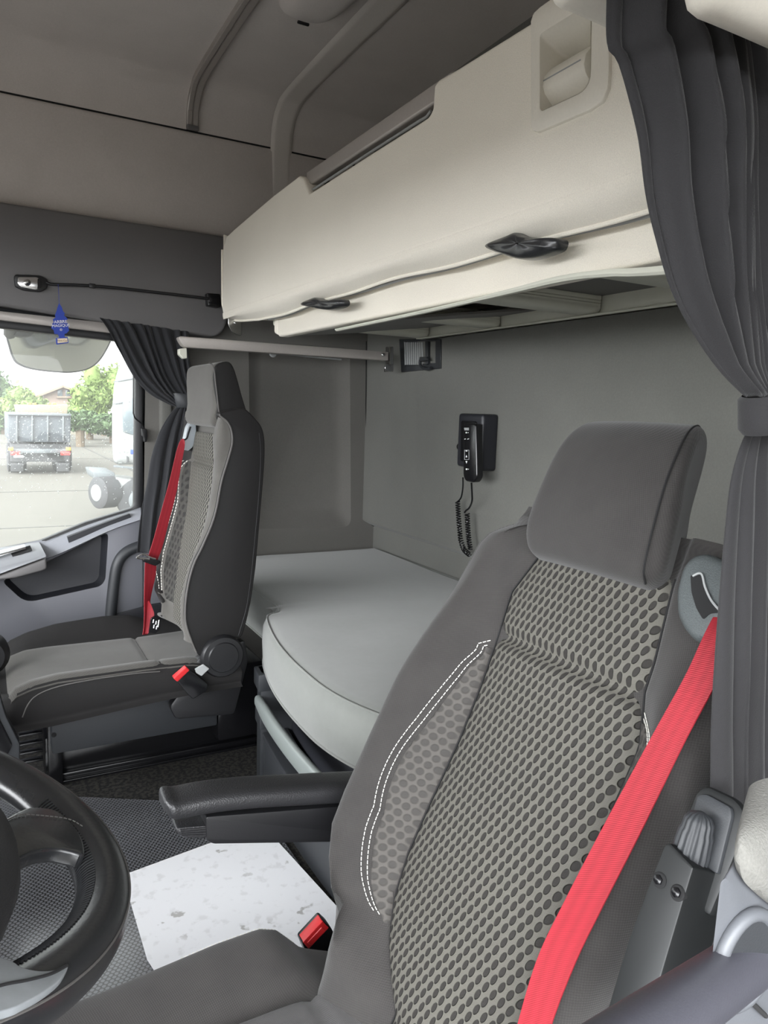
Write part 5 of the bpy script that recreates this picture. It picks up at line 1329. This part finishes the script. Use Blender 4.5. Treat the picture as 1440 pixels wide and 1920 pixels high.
# dashboard mass and console side
db = thing('dashboard', 'dark grey dashboard with angular console end at lower left', 'dashboard', (-.8, 1.2, 0))
b = prism([V((x, -.05, z)) for x, z in ((-1.25, 0), (-.52, .0), (-.42, .22), (-.46, .36), (-.62, .46), (-1.25, .50))], (0, 2.42, 0), .03, 3)
finish('body', b, 'upper_plastic', db)
b = prism(roundpoly(py_([(-160, 1240), (-8, 1275), (10, 1340), (37, 1395), (37, 1448), (20, 1452), (-180, 1520)], 1.56), [0, .01, .01, .004, .004, 0, 0]), (0, .03, 0), .003, 2)
finish('console_end', b, 'unit', db)
b = prism(roundpoly(py_([(-160, 1275), (-10, 1300), (0, 1350), (24, 1398), (3, 1436), (-180, 1480)], 1.556), .006), (0, .01, 0), .003, 2); finish('console_inset', b, 'gloss', db)
b = lathe([(0, .05), (.03, .052), (.05, .04)], ay(-28, 1222, 1.9), (0, -1, 0), 28); finish('console_knob', b, 'dark', db)

# grab handle on the pillar beside the open driver's door
gh = thing('grab_handle', 'pale grey grab handle with knit pad at the lower right corner', 'grab handle', tuple(ay(1420, 1850, .19)))
YH = .185
hx = V((.030, .012, 0))
b = prism(roundpoly(py_([(1351, 1654), (1360, 1646), (1385, 1668), (1440, 1712), (1560, 1790), (1560, 2050), (1440, 2050), (1420, 1960), (1326, 1900), (1333, 1815), (1341, 1740)], YH), [.002, .002, 0, 0, 0, 0, 0, .004, .004, .004, 0]), hx, .002, 3)
finish('housing', b, 'grey_handle', gh)
rows = []
cpx = cat([(1372, 1600), (1380, 1580), (1405, 1566), (1440, 1558), (1520, 1545), (1580, 1600), (1580, 1760), (1500, 1745), (1440, 1708), (1400, 1676), (1376, 1650), (1368, 1622)], 4, True)
c = ay(1470, 1650, YH - .002)
for k, (sc, dy) in enumerate(((1, .03), (1, .014), (.99, .008), (.95, .003), (.82, 0), (.4, -.002), (.02, -.002))):
    rows.append([c + (ay(u, v, YH) - c) * sc + V((dy * 1.75, dy, 0)) for u, v in cpx])
finish('knit_pad', grid(rows, closed=True), 'armcloth', gh, 80)
hp_ = [(1392, 1748), (1350, 1775), (1342, 1820), (1352, 1870)]
rr = [ay(1398, 1800, YH - .002) + V((.0, 0, 0)) + V((.019 * math.cos(a), .0, .022 * math.sin(a))) for a in [2 * math.pi * k / 32 for k in range(32)]]
finish('socket_rim', tube(rr, .0032, None, 10, closed=True), 'grey_handle', gh)
ring2 = [p + V((0, -.0015, 0)) for p in rr]
finish('socket', prism(ring2, (0, .001, 0)), 'unit', gh)
t0, t1 = ay(1398, 1806, YH + .004), ay(1120, 2000, YH - .03)
finish('tube', tube([t0, t0.lerp(t1, .3), t0.lerp(t1, .6), t1], .0122, None, 28), 'tube', gh)
finish('panel_gap', tube(py_([(1392, 1868), (1412, 1882), (1436, 1905)], YH - .002), .0012, None, 6), 'gap', gh)

# ================================================================== outside the passenger window
ZG = -1.45
b = bmesh.new(); box(b, (0, 40, ZG - .25), (160, 130, .5)); structure('ground', b, 'yard')
b = bmesh.new()
for x in (-9.0, -2.7, 3.6): box(b, (x + 1.0, 30, ZG + .004), (.09, 60, .008))
for y in (9, 15, 21, 33, 45): box(b, (0, y, ZG + .004), (60, .06, .008))
o = finish('yard_joints', b, 'joint', loc=(0, 0, 0)); o['kind'] = 'structure'
# kerb mirror hung outside over the window
km = thing('kerb_mirror', 'wide rounded kerb mirror hanging outside above the passenger window', 'mirror', tuple(ay(112, 640, 2.85)))
YM = 2.85
oute = cat([(14, 600), (14, 628), (18, 645), (26, 668), (36, 680), (60, 689), (95, 694), (135, 696), (165, 690), (184, 676), (198, 652), (206, 628), (208, 600)], 5)
def mpt(u, v, bulge):
    p = ay(u, v, YM); return p + V((0, bulge + (p.z - 1.05) * -.55, 0))
ctrp = (112, 630)
rows = []
for k, sc in enumerate((1.0, .96, .85, .65, .4, .15, .01)):
    rows.append([mpt(ctrp[0] + (u - ctrp[0]) * sc, ctrp[1] + (v - ctrp[1]) * sc, -.06 * (1 - sc * sc)) for u, v in oute])
finish('mirror_glass', grid(rows), 'mirror', km, 80)
rows = []
for k, (sc, dy) in enumerate(((1.0, 0), (1.035, .004), (1.03, .05), (.9, .10), (.5, .13), (.02, .14))):
    rows.append([mpt(ctrp[0] + (u - ctrp[0]) * sc, ctrp[1] + (v - ctrp[1]) * sc, dy) for u, v in oute])
finish('mirror_shell', grid(rows), 'tipperdark', km, 80)
b = prism(roundpoly(py_([(8, 606), (62, 606), (70, 616), (60, 630), (45, 632), (22, 628)], 2.75), .01), (0, .1, 0), .01, 2); tube([V((.09, 2.44, 1.17)), V((.09, 2.6, 1.16)), V((.09, 2.8, 1.12))], .02, b, 10); finish('mirror_arm', b, 'dark', km)

# tipper lorry seen from behind
YT = 26.0
tp = thing('tipper_lorry', 'grey tipper lorry parked tail-on across the yard', 'lorry', tuple(az(75, 888, ZG)))
def ob(px, depth, mat, nm, parent, y=YT, bev=.03): return finish(nm, prism(py_(px, y), (0, depth, 0), bev, 2), mat, parent)
ob([(15, 776), (133, 778), (132, 830), (16, 828)], 4.5, 'tipper', 'tipper_body', tp)
for k in range(4):
    u = 30 + k * 29; ob([(u, 779), (u + 3, 779), (u + 3, 827), (u, 827)], .15, 'truckgrey', 'body_rib', tp, YT - .12, .01)
ob([(14, 774), (134, 776), (134, 780), (14, 778)], .2, 'truckgrey', 'body_rail', tp, YT - .15, .01)
ob([(28, 759), (128, 759), (126, 776), (32, 776)], 1.2, 'sand', 'cab_hood', tp, YT + 4.6)
for u in (52, 62, 90, 100): ob([(u, 755.5), (u + 6, 755.5), (u + 6, 759), (u, 759)], .4, 'orange', 'beacon', tp, YT + 4.7, .01)
ob([(20, 832), (130, 832), (130, 866), (20, 866)], 3.5, 'tipperdark', 'chassis', tp, YT + .1)
ob([(18, 842), (132, 842), (132, 850), (18, 850)], .2, 'truckgrey', 'rear_bar', tp, YT - .2, .02)
for u in (20, 114): ob([(u, 847), (u + 18, 847), (u + 18, 853.5), (u, 853.5)], .12, 'redlens', 'tail_lamp', tp, YT - .35, .01)
for u in (16, 124): ob([(u, 839), (u + 9, 839), (u + 9, 845), (u, 845)], .12, 'orange', 'side_lamp', tp, YT - .35, .01)
for u in (32, 118):
    c = ay(u, 866, YT + .5); b = lathe([(-.28, .40), (-.25, .47), (.25, .47), (.28, .40)], V((c.x, YT + .9, ZG + .49)), (1, 0, 0), 28); finish('wheel', b, 'tyre', tp)
    ob([(u - 12, 868), (u + 12, 868), (u + 12, 884), (u - 12, 884)], .05, 'tipperdark', 'mud_flap', tp, YT + .2, .01)
ob([(26, 854), (44, 854), (44, 858), (26, 858)], .05, 'white', 'number_plate', tp, YT - .35, .005)

# white tractor unit beside the window
tt = thing('tractor_unit', 'white tractor unit truck seen from behind past the black door frame', 'truck', tuple(az(240, 952, ZG)))
YW = 15.0
cabp = [ay(213, 872, YW), ay(210, 830, YW), ay(210, 770, YW), ay(214, 720, YW), ay(222, 690, YW), ay(232, 668, YW)]
cabp = cabp + [V((cabp[-1].x + 3.2, YW, cabp[-1].z + .1)), V((cabp[0].x + 3.4, YW, cabp[0].z))]
finish('cab', prism(cabp, (.37, 2.4, 0), .12, 4), 'truckwhite', tt)
ob([(230, 752), (262, 742), (290, 742), (290, 822), (258, 818), (231, 810)], .04, 'winglass', 'side_window', tt, YW - .03, .02)
ob([(213, 715), (300, 700), (300, 702), (213, 717)], .02, 'truckgrey', 'panel_line', tt, YW - .02, .002)
ob([(211, 757), (240, 752), (240, 754), (211, 759)], .02, 'truckgrey', 'panel_line', tt, YW - .02, .002)
ob([(213, 872), (300, 880), (300, 884), (213, 876)], .02, 'truckgrey', 'panel_line', tt, YW - .02, .002)
ob([(238, 855), (241, 857), (241, 868), (238, 866)], .03, 'tipperdark', 'door_grip', tt, YW - .03, .005)
ob([(245, 843), (262, 845), (262, 853), (245, 851)], .02, 'blue', 'door_emblem', tt, YW - .02, .005)
ob([(173, 884), (216, 886), (216, 902), (178, 900)], 1.2, 'truckgrey', 'fender', tt, YW + .2, .03)
ob([(186, 895), (216, 898), (216, 938), (188, 933)], .9, 'truckgrey', 'tank_band', tt, YW + .14, .02)
for (u, w_) in ((192, 7), (201, 7), (210, 8)):
    ob([(u - w_ / 2, 897), (u + w_ / 2, 899), (u + w_ / 2, 937), (u - w_ / 2, 933)], .9, 'truckwhite', 'tank_segment', tt, YW + .1, .05)
ob([(214, 896), (262, 900), (262, 950), (240, 948), (216, 938)], .9, 'truckwhite', 'side_skirt', tt, YW, .05)
c = ay(180, 917, YW + .5); b = lathe([(-.2, .26), (-.16, .31), (.16, .31), (.2, .25), (.1, .18)], V((c.x + .12, YW + .1, ZG + .62)), (1, .5, 0), 30); finish('wheel', b, 'tyre', tt)
b = lathe([(-.24, .05), (-.21, .16), (-.16, .18)], V((c.x + .12, YW + .1, ZG + .62)), (1, .5, 0), 24); finish('wheel_hub', b, 'truckwhite', tt)
c = ay(236, 925, YW); b = lathe([(-.05, .38), (0, .44), (.25, .44)], V((c.x + .28, YW - .03, ZG + .46)), (0, 1, 0), 32); finish('wheel', b, 'tyre', tt)
b = lathe([(-.08, .06), (-.07, .22), (0, .30)], V((c.x + .28, YW - .03, ZG + .46)), (0, 1, 0), 24); finish('wheel_hub', b, 'truckgrey', tt)

# gabled house
hs2 = thing('gabled_house', 'low pinkish gabled house between the trees beyond the yard', 'house', tuple(az(105, 812, ZG)))
YHs = 62
finish('wall', prism(py_([(58, 748), (118, 726), (165, 744), (165, 815), (58, 815)], YHs), (0, 9, 0), 0), 'house', hs2)
b = bmesh.new(); prism(py_([(53, 747), (118, 722), (119, 726), (56, 750)], YHs - .6), (0, 10, 0), 0, 1, b); prism(py_([(118, 722), (172, 742), (170, 746), (118, 726)], YHs - .6), (0, 10, 0), 0, 1, b)
finish('roof', b, 'roof', hs2)
for u in (108, 123): ob([(u, 731), (u + 9, 731), (u + 9, 743), (u, 743)], .1, 'winglass', 'window', hs2, YHs - .15, .01)
ob([(106, 743), (133, 743), (133, 746), (106, 746)], .3, 'roof', 'window_sill', hs2, YHs - .3, .01)
ob([(86, 724), (98, 724), (98, 730), (86, 732)], 1, 'house', 'chimney', hs2, YHs + 3, .02); ob([(140, 722), (147, 722), (147, 731), (140, 730)], 1, 'house', 'chimney', hs2, YHs + 3, .02)
# low stone wall and trees at the far side
b = prism(py_([(-400, 806), (-400, 817), (0, 815), (135, 816), (235, 821), (700, 835), (700, 824), (235, 809), (135, 805), (0, 803)], 58), (0, .5, 0), 0)
o = finish('stone_wall', b, 'wallstone'); tag(o, 'low pale stone wall along the far edge of the yard', 'wall')
def tree_(px, py_c, rx, ry, y, n, mat, label, seed, grp='trees beyond the yard', blobs=9, leaf=.13):
    rg = random.Random(seed); base = ay(px, 812, y); base.z = ZG
    t = thing('tree', label, 'tree', tuple(base), group=grp)
    s = y / 1300.0
    c = ay(px, py_c, y); b = bmesh.new()
    bl = [(c + V((rg.uniform(-.6, .6) * rx * s, rg.uniform(-1, 1) * rx * s * .5, rg.uniform(-.62, .62) * ry * s)), rg.uniform(.35, .6)) for _ in range(blobs)] + [(c, .7)]
    for bc, k in bl:
        RX, RZ = rx * s * k, ry * s * k
        r_ = bmesh.ops.create_icosphere(b, subdivisions=2, radius=1)
        for v in r_['verts']: v.co = V((v.co.x * RX * .8, v.co.y * RX * .8, v.co.z * RZ * .8)) * rg.uniform(.85, 1.1) + bc
        for _ in range(int(n / len(bl))):
            d = V((rg.gauss(0, 1), rg.gauss(0, 1), rg.gauss(0, 1))).normalized() * rg.uniform(.75, 1.12)
            p = bc + V((d.x * RX, d.y * RX, d.z * RZ)); u1 = V((rg.gauss(0, 1), rg.gauss(0, 1), rg.gauss(0, 1))).normalized() * leaf * rg.uniform(.6, 1.5); w1 = V((rg.gauss(0, 1), rg.gauss(0, 1), rg.gauss(0, 1))).normalized() * leaf * rg.uniform(.4, 1)
            vs = [b.verts.new(p + u1), b.verts.new(p + w1), b.verts.new(p - u1), b.verts.new(p - w1)]; b.faces.new(vs)
    finish('crown', b, mat, t, 180)
    finish('trunk', tube([base, (base + c) / 2, c], .22, None, 8), 'trunk', t)
tree_(5, 750, 26, 60, 57, 1500, 'leaf2', 'dark conifer-green tree at the left end behind the lorry', 1)
tree_(38, 762, 30, 42, 50, 1800, 'leaf', 'light green bushy tree left of the gabled house', 2)
tree_(62, 775, 30, 30, 44, 1400, 'leaf', 'low green bush in front of the house gable wall', 3)
tree_(196, 738, 34, 48, 56, 2600, 'leaf', 'tall bright green tree right of the house next to white truck', 4, blobs=12)
tree_(168, 766, 36, 34, 50, 2200, 'leaf', 'yellow-green bushy tree behind the lorry right side', 5)
tree_(150, 790, 34, 20, 42, 1600, 'leaf2', 'low deep green hedge plant above the stone wall', 6)
tree_(212, 792, 34, 22, 46, 1600, 'leaf2', 'low deep green bush touching the white truck cab', 7)
